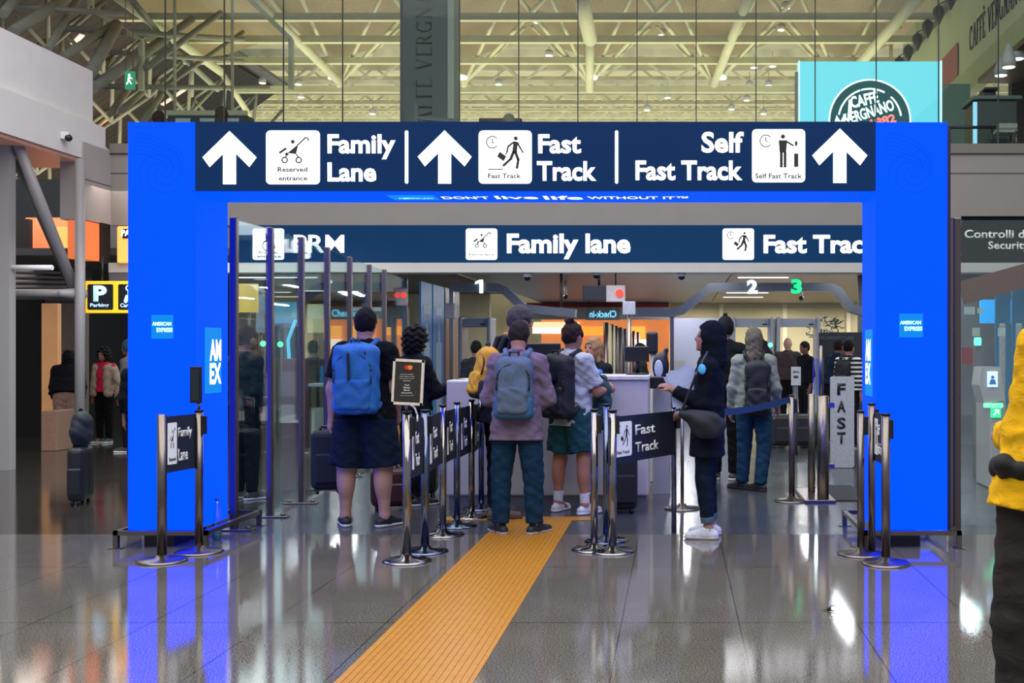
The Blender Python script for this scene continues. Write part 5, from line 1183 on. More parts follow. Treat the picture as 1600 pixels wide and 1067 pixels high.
part('housing', MB().box(X(1538, D), X(1562, D), D+.15, D+.45, Z(150, D), Z(138, D), bev=.03), BLACK, t); part('lid', MB().box(X(1541, D), X(1565, D), D+.1, D+.4, Z(138, D), Z(133, D), bev=.02), BLACK, t)
# low dark furniture line on the mezzanine behind the header
solo('bench_back', MB().box(X(748, 17.4), X(815, 17.4), 17.4, 17.5, 4.22, Z(184, 17.4), bev=.02), mat('bench_red', '3a1c1c', .7), 'dark red bench back behind the man in the cap upstairs', 'bench')
t = thing('service_counter', 'dark teal service stand with pale openings upstairs above the header left', 'stand', (X(320, 18), 18, 4.22))
part('body', MB().box(X(262, 18), X(386, 18), 18, 18.3, 4.22, Z(180, 18)), mat('stand_teal', '10242c', .5), t)
for k in range(3): part('opening', MB().box(X(275+k*38, 18), X(298+k*38, 18), 17.98, 18, 4.3, Z(185, 18)), mat('pale_open', '98a49c', .6), t)
t = thing('pole_stand', 'dark square pole with a short arm at the foot of the grey banner', 'pole', (X(650, 15.7), 15.7, 4.22))
part('pole', MB().box(X(647, 15.7), X(653, 15.7), 15.68, 15.74, 4.22, Z(160, 15.7)), mat('pole_teal', '1a3034', .4), t); part('arm', MB().bar(P(653, 184, 15.7), P(715, 189, 15.7), .05, .05), mat('pole_teal', '1a3034'), t)
# ---------------------------------------------------------------- left wing
Dv = 13.2
COLG = mat('column_grey', '8c8888', .45, var=.04)
steel('steel_column', (X(11, Dv), Dv, 0), (X(11, Dv), Dv, 3.95), .065, COLG, 'slim grey steel column at the left photo edge', 'column', square=True)
steel('steel_column', (X(125, 14.1), 14.1, 0), (X(125, 14.1), 14.1, 3.88), .06, COLG, 'round grey steel column left of the portal', 'column', n=18)
steel('brace_tube', P(26, 222, Dv), P(124, 470, 14.3), .062, COLG, 'thick grey diagonal brace tube at the far left', 'tube', n=16)
steel('brace_tube', P(24, 250, 14.), P(112, 450, 15), .045, mat('brace_dark', '4a5450', .5), 'dark diagonal brace just behind the grey one', 'tube', n=12)
steel('brace_tube', P(14, 418, Dv), P(82, 418, Dv), .032, WHITEW, 'short pale level tube beside the left edge column', 'tube')
steel('brace_tube', P(10, 458, 14), P(128, 458, 14.2), .05, COLG, 'pale level tube running to the round steel column', 'tube')
q = SD(.03); q.cap(P(96, 458, 14), P(128, 459, 14.2), .05, .08); o = q.build('pipe_joint', COLG, None, h=.012); tag(o, 'swollen grey pipe joint on the round steel column', 'joint')
solo('shop_display', MB().box(X(40, 17), X(102, 17), 17, 17.1, Z(403, 17), Z(340, 17)), mat('shop_orange', 'd8764a', emit=.75, ecol='e07c50', var=.15, scale=2), 'orange lit shop panel seen behind the diagonal brace', 'panel')
solo('shop_display', MB().box(X(82, 16.8), X(103, 16.8), 16.8, 16.9, Z(400, 16.8), Z(354, 16.8)), mat('shop_amber', 'f09848', emit=.9, ecol='f49c58', var=.1, scale=3), 'brighter amber shop panel right of the diagonal brace', 'panel')
solo('dark_curtain', MB().box(X(20, 16.6), X(45, 16.6), 16.6, 16.7, Z(410, 16.6), Z(342, 16.6)), mat('curtain_black', '0c0a0c', .8), 'black hanging cloth beside the left edge column', 'curtain')
mb = MB().box(X(-60, 18.2), X(134, 18.2), 18.2, 18.4, Z(470, 18.2), Z(404, 18.2)); solo('duct_bundle', mb, mat('duct_dark', '4a4446', .5, var=.4, scale=4), 'grey band of pipes and ducts over the dark opening at far left', 'duct')
for i in range(5):
    steel('service_pipe', P(-20, 412+i*9, 18.0), P(120, 420+i*7, 18.0), .03, mat('pipe_grey', '8a8484', .4), ['topmost', 'second', 'third', 'fourth', 'lowest'][i]+' thin pipe of the bundle over the dark opening', 'pipe', 'service pipes')
solo('dark_opening', MB().box(X(-60, 18.1), X(65, 18.1), 18.1, 18.2, .0, Z(468, 18.1)), mat('void_black', '060508', .9), 'tall black shop shutter behind the left edge column', 'shutter')  # black sheet paints the darkness of an open void
solo('lit_map_board', MB().box(X(65, 16.9), X(90, 16.9), 16.9, 17.0, .0, Z(474, 16.9)), mat('map_beige', 'c08a5a', .6, emit=.35, ecol='c08a5a', var=.2, scale=2), 'tall beige lit panel beside the black opening', 'panel')
solo('wood_cabinet', MB().box(X(64, 15.6), X(88, 15.6), 15.6, 16.1, .0, Z(642, 15.6), bev=.01), mat('cabinet_beige', '8c6a58', .6, var=.1), 'small beige cabinet below the tall beige panel', 'cabinet')
solo('wall_panel', MB().box(X(92, 18.05), X(134, 18.05), 18.05, 18.15, .0, Z(474, 18.05)), mat('brown_grey', '6a5850', .6, var=.15), 'brown grey wall panel behind the crouched person in black', 'panel')
t = thing('dome_camera', 'white dome camera fixed on the big white parapet at left', 'camera', (-7.68, 13.85, Z(215, 13.85)))
part('bracket', MB().box(-7.72, -7.62, 13.80, 13.90, Z(218, 13.85), Z(207, 13.85), bev=.01), WHITEW, t)
part('dome', MB().sphere((-7.63, 13.83, Z(216, 13.85)), .045, 8), BLACK, t)
# hanging P sign and orange side signs
Dy = 14.2; t = thing('parking_sign', 'yellow framed black sign with a white P and car rental symbol', 'sign', (X(190, Dy), Dy, Z(489, Dy)))
part('frame', MB().box(X(133, Dy), X(238, Dy), Dy, Dy+.08, Z(489, Dy), Z(439, Dy), bev=.01), mat('sign_yellow', 'e8b020', emit=.75, ecol='f2b824'), t)
for x0 in (137, 185):
    d = Draw(X(x0, Dy), Z(484, Dy), 1, Dy, .006); d.rrect(0, 40*Dy/F, 0, 40*Dy/F, .02); p_ = d.done('symbol_panel', mat('sign_black2', '0a0c10', .4), t)
LP = mat('lit_pale_blue', 'a8d8ff', emit=.95, ecol='b4dcff', var=0)
stxt('P', 146, 167, 446, 471, Dy-.006, LP, t, .05); stxt('Parking', 141, 170, 474, 481, Dy-.006, LP, t, .02); stxt('Car rental', 188, 222, 474, 480, Dy-.006, LP, t, .02)
d = Draw(X(185, Dy), Z(484, Dy), 40*Dy/F, Dy-.006, .003); d.arc((.4, .85), .09, .05); d.line((.4, .75), (.4, .6), .06); d.poly([(.22, .35), (.3, .58), (.55, .58), (.65, .35)]); d.disc((.3, .33), .07); d.disc((.55, .33), .07); d.done('car_symbol', LP, t)
part('hanger', MB().cyl(P(160, 439, Dy+.04), P(160, 400, Dy+.04), .012).cyl(P(225, 439, Dy+.04), P(225, 400, Dy+.04), .012), BLACK, t)
t = thing('side_sign', 'orange illuminated sign box running along the left side wall', 'sign', (XL, 14.3, Z(408, 14.3)))
part('orange_face', MB().box(XL-.2, XL-.01, 14.3, 14.72, 2.62, 3.12), mat('sign_orange', 'd86a38', emit=.75, ecol='d86c3c', var=.15, scale=2), t)
part('dark_end', MB().box(XL-.2, XL+.0, 14.73, 14.99, 2.60, 3.14), mat('sign_end', '14100e', .5), t)
t = thing('side_sign', 'amber lit box sign peeking out left of the blue column', 'sign', (X(196, 14.9), 14.9, Z(411, 14.9)))
part('face', MB().box(X(185, 14.9), X(226, 14.9), 14.85, 14.93, Z(411, 14.9), Z(354, 14.9), bev=.02), mat('sign_amber', 'f4a850', emit=.95, ecol='f8ae5a'), t)
part('symbol', MB().box(X(189, 14.8), X(202, 14.8), 14.84, 14.85, Z(372, 14.8), Z(357, 14.8)), BLACK, t); stxt('PAX', 190, 212, 359, 369, 14.84, WHITE, t, .04)
wallbox('trim_11', -7.7, -7.0, 14.95, 15.05, 2.35, 2.52, mat('shadow_grey', '5a5a5e', .5))  # plain grey strip below the light trim
# things behind the left glass partition
wallbox('wall_left', X(560, 25.5)-1.2, X(640, 25.5), 25.4, 25.5, 1.2, 2.4, mat('pale_teal_wall', 'a8b8b0', .6, var=.1, scale=2))
solo('notice_panel', MB().box(X(440, 11.2), X(480, 11.2), 11.2, 11.24, 0.0, Z(560, 11.2), bev=.005), mat('panel_maroon', '7a4848', .5, var=.1, scale=3), 'maroon brown board standing behind the left glass partition', 'board')
for i, (x0, x1, y0, y1, c_, e_) in enumerate(((372, 402, 443, 488, 'b09848', .5), (425, 462, 472, 505, '1a7a9c', .5), (428, 464, 505, 560, '2a4a58', .1), (480, 510, 475, 520, 'b8b48c', .3), (400, 412, 460, 520, '8090a0', .1), (545, 600, 480, 486, 'b4bcb8', .2), (385, 420, 470, 490, '10587a', .4))):
    D = 20.+i*.4  # glowing panels added in place of reflections in the glass
    t = thing('light_box', ['mustard lit panel behind the leftmost glass pane', 'cyan screen behind the second glass pane', 'dark teal panel under the cyan screen', 'cream lit panel behind the third glass pane', 'grey upright panel between the mustard and cyan ones', 'pale level strip left of the man with the blue backpack', 'small blue screen right of the mustard panel'][i], 'panel', (X((x0+x1)/2, D), D, 0))
    part('face', MB().box(X(x0, D), X(x1, D), D, D+.06, Z(y1, D), Z(y0, D)), mat('back_'+c_, c_, .4, emit=e_*2, ecol=c_, var=.3, scale=3), t)
    part('post', MB().cyl((X((x0+x1)/2, D), D+.07, 0), (X((x0+x1)/2, D), D+.07, Z(y0+2, D)), .03), STEELD, t)
d_ = 19.; mb = MB(); pts = [(462, 478), (450, 510), (452, 540), (462, 565)]
for a, b in zip(pts, pts[1:]): mb.bar(P(a[0], a[1]+22, d_), P(b[0], b[1]+22, d_), .09, .03)
t = thing('lit_chevron', 'curved glowing cyan stroke behind the glass above the maroon board', 'light', (X(456, 19), 19, 0))
part('stroke', mb, mat('lit_cyan2', '60d8ff', emit=.9, ecol='70dcff'), t)
part('pole', MB().cyl((X(456, 19), 19.04, 0), (X(456, 19), 19.04, Z(560, 19)), .02), STEELD, t)
for i, (px, py) in enumerate(((411, 537), (438, 538))):
    t = thing('indicator_lamp', ['green lamp on a slim post behind the leftmost glass pane', 'green lamp on a slim post behind the glass right of the second steel post'][i], 'lamp', (X(px, 18.5), 18.5, 0))
    part('lamp_head', MB().sphere(P(px, py, 18.5), .05, 8), mat('lamp_green', '40ffa0', emit=1.6), t)
    part('pole', MB().cyl((X(px, 18.5), 18.56, 0), (X(px, 18.5), 18.56, Z(py, 18.5)), .02), STEELD, t)
D = 13.5; t = thing('scanner_table', 'grey table with a small screen behind the left glass partition', 'table', (X(495, D), D, 0))
part('tabletop', MB().box(X(475, D), X(515, D), D, D+.5, Z(604, D), Z(600, D)), GREYP, t)
for xx in (477, 511): part('leg', MB().box(X(xx, D), X(xx+3, D), D+.1, D+.15, 0, Z(604, D)), STEELD, t)
part('screen', MB().box(X(496, D), X(508, D), D+.1, D+.13, Z(600, D)+.02, Z(572, D)), mat('small_screen', '10587a', .3, emit=.4, ecol='1878a0'), t)
D = 16; solo('barrier_board', MB().box(X(474, D), X(520, D), D, D+.05, .0, Z(637, D)), mat('board_pale', '8c928c', .6, var=.1), 'low pale barrier board with round symbols behind the left glass', 'board')
# plant behind the detectors
D = 23; t = thing('potted_tree', 'small leafy indoor tree beyond the right metal detector', 'plant', (X(1290, D), D, 0))
part('pot', MB().lathe([(.16, 0), (.22, .4), (.20, .4)], (X(1290, D), D, 0)), GREYP, t)
part('stem', MB().cyl((X(1290, D), D, .38), (X(1288, D), D, 1.85), .02), mat('stem_brown', '3a2c20', .8), t)
mb = MB(); rs = random.Random(4)
for i in range(150):
    a = rs.random()*6.28; r_ = rs.random()**.6*.42; c = Vector((X(1289, D)+math.cos(a)*r_, D+math.sin(a)*r_, 1.85+rs.uniform(-.22, .30)*(1-r_)))
    d1 = Vector((rs.uniform(-1, 1), rs.uniform(-1, 1), rs.uniform(-.6, .6))).normalized()*.07; d2 = d1.cross(Vector((rs.random(), rs.random(), 1))).normalized()*.022
    mb.face([c-d1, c+d2, c+d1, c-d2])
part('foliage', mb, mat('leaf_dark', '26382c', .6, var=.3), t)
# ---------------------------------------------------------------- people, bags and cases
PI = math.pi
def suitcase(x, D, w, dp, h, label, col, yaw=0., z=0., handle=.0, carry=False, soft=False):
    t = thing('suitcase', label, 'suitcase', (0, 0, 0)); m = mat('case_'+col, col, .5 if not soft else .8, var=.12, scale=40)
    b = .035
    part('shell', MB().box(-w/2, w/2, -dp/2, dp/2, b, b+h, bev=min(.05, dp*.3)), m, t)
    part('front_pocket', MB().box(-w*.4, w*.4, -dp/2-.025, -dp/2+.02, b+h*.12, b+h*.62, bev=.018), m, t)
    part('zip', MB().box(-w/2-.003, w/2+.003, -.008, .008, b+.05, b+h-.05), BLACK, t)
    part('top_handle', MB().tube([(-.06, 0, b+h-.01), (-.055, 0, b+h+.03), (.055, 0, b+h+.03), (.06, 0, b+h-.01)], .011), BLACK, t)
    for sx in (-1, 1):
        for sy in (-1, 1): part('wheel', MB().cyl((sx*(w/2-.05)-.012, sy*(dp/2-.04), .025), (sx*(w/2-.05)+.012, sy*(dp/2-.04), .025), .025), BLACK, t)
    if handle: part('pull_handle', MB().tube([(-.07, dp*.35, b+h-.02), (-.07, dp*.35, b+h+handle), (.07, dp*.35, b+h+handle), (.07, dp*.35, b+h-.02)], .009), STEEL, t)
    t.location = (x, D, z); t.rotation_euler = (0, 0, yaw); return t
h1 = .0085
# man with blue backpack and dark shorts
x, D = bx(571, 822)
J = person('heavy man in black T-shirt and navy shorts wearing a bright blue backpack', x, D, H=1.78, yaw=-.05, build=1.33, head=(0.05, .0), skin='a27c74', top='0b0d12', sleeve=.72, topfit=.025,
   toplen=.60, bottom='0d1a2c', botlen=.99, botfit=.03, shoe='12161c', sole='c0c4cc', hair='short', haircol='0c0a0c', h=h1,
   arms={'L': ((-.26, -.02, -1), (-.10, .08, -1), None, (1, .2, 0), .9), 'R': ((.22, .05, -1), (-.1, .5, -.8))}, legs={'L': ((-.14, 0, -1), (-.04, 0, -1)), 'R': ((.12, .02, -1), (.05, -.05, -1)), 'Lf': (-.55, 1, 0), 'Rf': (.7, 1, 0)})
b_ = backpack(J, 'bright blue hiking backpack worn by the heavy man in black', '0f5ea4', '123a5c', wd=.175, ht=.275, dp=.10, zc=.235, straps='115a96', pocket='0d5494')
q = SD(.015); bc = J['up'](.10, -.30, .45); q.cap(bc, J['up'](.12, -.28, .33), .016); q.cap(J['up'](-.03, -.325, .44), J['up'](-.02, -.335, .24), .012); 
o = q.build('buckle_strap', BLACK, b_, h=.008)
suitcase(X(512, 9.35), 9.35, .27, .20, .50, 'dark navy suitcase carried by the heavy man in black', '0e1824', yaw=.35, z=.22, soft=True)
# woman with black curls and black jacket
x, D = X(648, 10.2), 10.2
J = person('woman with black curly hair and black jacket stretching out a hand with a passport', x, D, H=1.64, yaw=-.75, build=1.05, skin='8a5a44', top='0d1216', sleeve=1.85, topfit=.03, bottom='10141c', botlen=1.95, shoe='202020',
   hair='curly', haircol='0c0909', h=.01, arms={'R': ((.15, .35, -.9), (-.05, .95, .22), None, (0, 0, -1), .4), 'L': ((-.12, .1, -1), (0, .6, -.6))}, head=(0, .05))
M_ = Matrix.Rotation(-.75, 4, 'Z'); wp = Vector((x, D, 0))+M_ @ Vector(J['wrR'])
solo('passport', MB().box(-.05, .05, -.004, .004, -.01, .12).box(-.001, .001, -.001, .001, 0, .001), mat('passport_maroon', '5a1c2a', .6), 'small maroon passport held by the curly haired woman', 'passport')
bpy.data.objects['passport'].location = wp+M_ @ Vector((0, .13, .0)); bpy.data.objects['passport'].rotation_euler = (1.1, 0, -.4)
suitcase(X(610, 9.9), 9.9, .34, .22, .34, 'black and crimson suitcase on the floor beyond the heavy man', '3a0e1c', yaw=.3)
suitcase(X(655, 10.8), 10.8, .36, .24, .62, 'black suitcase standing behind the Fast Track belt signs', '0e1216', yaw=.1, handle=.3)
# grey haired man in a dark coat with the yellow backpack, leaning
x, D = X(782, 9.45), 9.45
J = person('tall grey haired man in dark navy coat leaning forward, yellow black backpack on his back', x, D, H=1.84, yaw=-1.05, build=1.1, lean=.22, skin='a87a64', top='0e1420', sleeve=1.95, topfit=.02, toplen=.72, bottom='0c1018', botlen=1.97, botfit=.02, shoe='5c4836', sole='4a3a2c',
   hair='short', haircol='4a4440', h=.01, arms={'R': ((.1, .5, -.8), (-.1, .9, .0)), 'L': ((-.1, .45, -.8), (.1, .9, .05))}, head=(0, -.25), collar='c8924a', legs={'L': ((-.06, .05, -1), (0, -.05, -1)), 'R': ((.06, -.05, -1), (0, -.12, -1))})
gm = MB(); hp = J['hp']
for sg in (1, -1):
    gm.tube([Vector(hp(sg*.082, -.01, .012)), Vector(hp(sg*.066, .09, .01))], .004); gm.tube([Vector(hp(sg*.066, .09, .01)), Vector(hp(sg*.01, .112, .01))], .005); gm.tube([Vector(hp(sg*.06, .095, .008)), Vector(hp(sg*.05, .10, -.02)), Vector(hp(sg*.02, .11, -.02)), Vector(hp(sg*.01, .112, .008))], .003)
o = part('glasses', gm, BLACK, None); o.parent = J['root']
backpack(J, 'mustard yellow backpack with black bottom on the leaning grey haired man', 'c88f22', '101418', wd=.14, ht=.215, dp=.07, zc=.19, straps='0c0e14', low='0e1218')
# mauve shirt man with slate backpack, centre
x, D = bx(808, 834)
J = person('man in mauve overshirt and blue jeans with a slate blue backpack, seen from behind', x, D, H=1.68, yaw=.0, build=1.06, lean=.10, head=(0, -.35), skin='a8786c', top='6e6074', sleeve=1.95, topfit=.028, toplen=.71,
   bottom='16324a', botlen=1.97, botfit=.02, shoe='16202c', sole='a89c9c', hair='short', haircol='241c1a', h=h1, wr=.003, collar='7c6a7c',
   arms={'L': ((-.24, .05, -1), (.25, .95, -.15), None, (0, 0, -1), .6), 'R': ((.26, .05, -1), (-.25, .95, -.15), None, (0, 0, -1), .6)}, legs={'L': ((-.10, .03, -1), (-.0, -.04, -1)), 'R': ((.10, 0, -1), (.03, -.03, -1)), 'Lf': (-.7, 1, 0), 'Rf': (.55, .8, 0)})
b_ = backpack(J, 'slate blue grey backpack with pale zip on the man in mauve', '4a5c76', '141a26', wd=.145, ht=.235, dp=.075, zc=.225, straps='4c6480', pocket='46566c', low='2c5a80')
# woman in pale shirt with bun
x, D = X(893, 9.72), 9.72
J = person('woman with a messy bun, pale shirt and green shorts, black backpack over her back', x, D, H=1.68, yaw=-.62, build=1.08, skin='a4705c', top='a8b0ae', sleeve=.8, topfit=.03, toplen=.66, bottom='1e4448', botlen=.80, botfit=.035, shoe='cfcfd2', sole='e0e0e0', sock='c8ccd2',
   hair='bun', haircol='2c1c18', h=h1, wr=.0035, arms={'R': ((.2, .35, -.95), (-.2, .9, .05)), 'L': ((-.1, .3, -.9), (.1, .95, .1))}, head=(-.1, .0), legs={'L': ((-.15, .04, -1), (-.02, -.06, -1)), 'R': ((.16, .0, -1), (.05, -.05, -1))})
backpack(J, 'black backpack on the woman in the pale shirt', '10151a', '0a0c10', wd=.165, ht=.275, dp=.085, zc=.215, straps='0e1216')
q = SD(.05); o_ = thing('bag', 'dark teal soft bag at the edge of the white counter', 'bag', (X(941, 9.85), 9.85, 0))
q.ell((0, 0, 1.02), (.085, .10, .19)); q.ell((-.02, 0, .84), (.10, .10, .12)); q.build('bag_body', mat('bag_teal', '123c40', .7, var=.2, scale=30), o_, h=.01, wr=.006, wf=26)
q = SD(.01); q.cap((-.07, -.02, 1.12), (-.03, -.05, 1.22), .012); q.cap((-.03, -.05, 1.22), (.04, -.03, 1.16), .012); q.build('handle', BLACK, o_, h=.008)
suitcase(X(974, 9.75), 9.75, .24, .26, .50, 'black upright suitcase standing before the counter behind the belt sign', '11181c', yaw=.1, soft=True)
# staff woman behind the counter
x, D = X(936, 11.2), 11.2
J = person('blonde staff woman behind the counter wearing a blue scarf', x, D, H=1.56, yaw=PI-.75, skin='9c6c58', top='14181e', sleeve=1.9, bottom='10141a', hair='long', haircol='8a6a4a', h=.011, lean=.12, arms={'R': ((.1, .4, -.8), (0, .9, .1)), 'L': ((-.1, .4, -.8), (0, .9, .1))})
q = SD(.02); up = J['up']; q.cap(up(-.14, .06, .40), up(.02, .15, .36), .055, .05); q.cap(up(.02, .15, .36), up(.15, .06, .42), .05, .055); q.cap(up(.0, .15, .34), up(-.02, .17, .20), .05, .03); q.cap(up(-.13, -.02, .42), up(.13, -.02, .43), .06)
q.build('scarf', mat('scarf_blue', '0a5ac8', .6, emit=0, var=.2), J['root'], h=.01, wr=.004)
J['root'].rotation_euler = (0, 0, PI-.75)
# hooded woman with papers facing left
x, D = bx(1106, 839)
yaw = PI/2-.12
J = person('woman in dark hooded jacket and rolled jeans facing left with papers', x, D, H=1.64, yaw=yaw, build=1.02, skin='9a6e62', top='0c131d', sleeve=1.96, topfit=.035, toplen=.80, bottom='101c2c', botlen=1.78, botfit=.006, shoe='c4c8d4', sole='b0aab0', hair=None, hood=True, h=h1, head=(.15, .12),
   arms={'R': ((.10, .18, -1), (-.15, .75, -.35)), 'L': ((-.05, .20, -.97), (.1, .85, .42), None, (.3, 0, -1), .7)}, legs={'L': ((-.02, .06, -1), (.0, -.1, -1)), 'R': ((.06, .02, -1), (.02, -.07, -1)), 'Rf': (.1, 1, 0), 'Lf': (0, 1, 0)}, lean=-.02)
rt = J['root']
for sd in 'RL':
    q = SD(.01); a, k_ = J['an'+sd], J['kn'+sd]; e = a+(k_-a)*.13; q.cap(a+(k_-a)*.28, a+(k_-a)*.13, .055, .053, cut=[(e, nrm(a-k_)), (a+(k_-a)*.26, nrm(k_-a))]); q.build('rolled_cuff', mat('denim_cuff', '3c5a66', .8), rt, h=.007)
up = J['up']
q = SD(.01); pts = [up(.10, .02, .52), up(.02, .17, .36), up(-.08, .19, .10)]
for a, b in zip(pts, pts[1:]): q.cap(a, b, .009)
q.build('pale_piping', mat('piping_pale', 'a09888', .6), rt, h=.007)
Mw = Matrix.Translation(J['loc']) @ Matrix.Rotation(yaw, 4, 'Z')
wl_ = Mw @ Vector(J['wrL'])
mb = MB()
for k, (ang, off) in enumerate(((.30, 0), (.12, .012), (.5, .02))):
    p0 = Vector((-.02+off, 0, -.02)); Mm = Matrix.Translation((0, .006*k, 0)) @ Matrix.Rotation(-ang, 4, 'Y')
    nn = 8
    for i in range(nn):
        a0, a1 = i/nn, (i+1)/nn
        mb.face([Mm @ Vector((-.10, .03*math.sin(a0*2), -.14+.28*a0)), Mm @ Vector((.10, .0, -.14+.28*a0)), Mm @ Vector((.10, .0, -.14+.28*a1)), Mm @ Vector((-.10, .03*math.sin(a1*2), -.14+.28*a1))])
for v in mb.bm.verts: v.co += Vector((X(1068, D), D-.10, Z(605, D)))
solo('paper_sheets', mb, mat('paper_bluish', 'aab6e4', .7, var=.05), 'loose bluish white papers held by the hooded woman', 'paper')
q = SD(.02); q.ell((X(1097, D-.3), D-.26, Z(577, D-.3)), (.030, .02, .040)); o = q.build('face_mask', mat('mask_cyan', '48b0e0', .6), None, h=.006); tag(o, 'light blue folded mask on the chest of the hooded woman', 'mask')
q = SD(.05); o_ = thing('shoulder_bag', 'large dark shoulder bag hanging at the hip of the hooded woman', 'bag', (X(1100, D-.27), D-.27, 0))
q.ell((-.02, 0, .93), (.17, .06, .06), R=roty(.15)); q.ell((.03, 0, .86), (.13, .06, .09)); q.build('bag_body', mat('bag_black', '101820', .7, var=.2), o_, h=.01, wr=.004)
q = SD(.01); q.cap((-.17, 0, .97), (-.06, .0, 1.25), .012); q.cap((-.06, 0, 1.25), (.03, .12, 1.42), .012); q.build('bag_strap', BLACK, o_, h=.009)
# woman in grey green sweater walking away
x, D = bx(1178, 766)
J = person('long haired woman in grey sweater and jeans striding away beyond the blue belt', x, D, H=1.66, yaw=-.12, build=1.0, skin='a4746a', top='7c8478', sleeve=1.9, topfit=.028, toplen=.62, bottom='1c3a4c', botlen=2.0, botfit=.02, shoe='14161a', sole='1c1c20', hair='long', haircol='5c5648', h=.010, wr=.003,
   arms={'R': ((.22, .0, -1), (.05, .45, -.7)), 'L': ((-.2, .05, -1), (-.1, .3, -.9))}, legs={'L': ((-.04, .18, -1), (-.06, .02, -1)), 'R': ((.05, -.02, -1), (-.10, -.12, -1)), 'Lf': (-.8, .5, 0), 'Rf': (-.8, .6, 0)})
backpack(J, 'black backpack hanging on the woman in the grey sweater', '0e1416', '0a0c10', wd=.13, ht=.27, dp=.08, zc=.16, straps='0c1012', off=.05)
# man in black beanie holding up a phone
x, D = X(1133, 12.2), 12.2
J = person('person in black knit cap and coat raising a hand, behind the hooded woman', x, D, H=1.80, yaw=-.3, skin='8a6252', top='101218', sleeve=1.97, topfit=.03, bottom='0e1014', hair='cap', haircol='0d0f16', h=.011, arms={'R': ((.8, .3, -.2), (-.55, .2, 1.)), 'L': ((-.1, 0, -1), (0, .4, -.8))})
q = SD(.01); q.ell(J['hp'](0, -.01, .145), (.028, .028, .022)); q.build('cap_pompom', mat('hair_0d0f16', '0d0f16'), J['root'], h=.008)
J['root'].rotation_euler = (0, 0, -.3)
# far people near the detectors
def far(label, px, D, H, yaw, **k):
    k.setdefault('h', .013); return person(label, X(px, D), D, H=H, yaw=yaw, **k)
far('bald man in brown shirt and black trousers before the right metal detector', 1231, 20., 1.66, .05, build=1.15, skin='96705e', top='3c3234', sleeve=.85, topfit=.03, bottom='0c0c10', hair='bald', arms={'R': ((.2, .3, -.9), (.2, .9, .5)), 'L': ((-.2, .2, -1), (.1, .7, -.3))})
far('young man with short black hair in a black suit facing left by the detector', 1258, 19.6, 1.58, PI/2+.5, skin='6a4438', top='0f1016', sleeve=1.95, bottom='0c0c10', hair='short', haircol='0a0808', collar='b0b4c0')
far('man in navy jacket leaning over beside the striped shirt person', 1299, 17., 1.62, -1.0, build=1.1, lean=.3, skin='7c4c40', top='142234', sleeve=1.95, topfit=.035, bottom='10141c', hair='short', haircol='1c1414')
J = far('dark haired person in black and white striped shirt with a dark backpack', 1326, 16., 1.58, -.7, skin='96685a', top='14141a', sleeve=1.9, topfit=.03, bottom='101218', hair='short', haircol='0b0909')
m = MATS['cloth_14141a'].copy(); MATS['striped'] = m
nt = m.node_tree; g = nt.nodes.new('ShaderNodeTexCoord'); sp = nt.nodes.new('ShaderNodeSeparateXYZ'); nt.links.new(g.outputs['Object'], sp.inputs[0])
md = nt.nodes.new('ShaderNodeMath'); md.operation = 'PINGPONG'; md.inputs[1].default_value = .032; nt.links.new(sp.outputs['Z'], md.inputs[0])
gt = nt.nodes.new('ShaderNodeMath'); gt.operation = 'GREATER_THAN'; gt.inputs[1].default_value = .017; nt.links.new(md.outputs[0], gt.inputs[0])
mx = nt.nodes.new('ShaderNodeMix'); mx.data_type = 'RGBA'; nt.links.new(gt.outputs[0], mx.inputs[0]); mx.inputs[6].default_value = (.015, .015, .02, 1); mx.inputs[7].default_value = (.6, .6, .58, 1)
nt.links.new(mx.outputs[2], nt.nodes['Principled BSDF'].inputs['Base Color'])
for c_ in J['root'].children:
    if c_.name.startswith('jacket'): c_.data.materials[0] = m
backpack(J, 'dark backpack worn by the person in the striped shirt', '0c0e14', '0a0a0c', wd=.12, ht=.20, dp=.06, zc=.24)
far('dark haired person in dark top standing at the far detector behind the yellow backpack', 744, 15.5, 1.56, .0, skin='7a5244', top='22242a', bottom='14161a', hair='short', haircol='0a0808')
far('person with black hair in a dark olive jacket far behind the right counter end', 1001, 15., 1.52, PI/2, skin='7a5244', top='1c2420', sleeve=1.9, bottom='14161a', hair='short', haircol='0c0a0a')
far('dark haired person in a dark uniform half hidden by the left metal detector post', 1196, 21.6, 1.60, 0, skin='7a5244', top='14181e', bottom='101216', hair='short', haircol='0c0a0a')
far('person in dark teal jacket behind the leftmost glass pane', 384, 10.6, 1.66, -.5, skin='8a6454', top='12242c', sleeve=1.9, bottom='0e161c', hair='short', haircol='14100e')
# left hall people
def cardigan(J, root):
    q = SD(.03); up = J['up']
    for sd, sg in (('R', 1), ('L', -1)):
        q.cap(J['sh'+sd], J['el'+sd], .068, .058); q.cap(J['el'+sd], J['wr'+sd]*.4+J['el'+sd]*.6, .056, .05); q.cap(up(sg*.12, .06, .42), up(sg*.15, .07, -.02), .06, .07)
    q.cap(up(-.10, -.06, .40), up(.10, -.06, .40), .09); q.cap(up(-.08, -.08, .3), up(-.08, -.08, .0), .11); q.cap(up(.08, -.08, .3), up(.08, -.08, .0), .11)
    q.build('cardigan', mat('cardigan_beige', '94806c', .8, var=.1), root, h=.012, wr=.004)
J = far('woman in bright red top and beige cardigan with black trousers', 163, 17.0, 1.46, PI-.25, skin='8a5c4a', top='b8203e', sleeve=.3, topfit=.025, bottom='0c0a0c', hair='curly', haircol='120c0c', arms={'R': ((.1, 0, -1), (.1, .1, -1)), 'L': ((-.5, .1, -.7), (-.7, .4, -.4))}, extra=lambda J, root, c: cardigan(J, root))
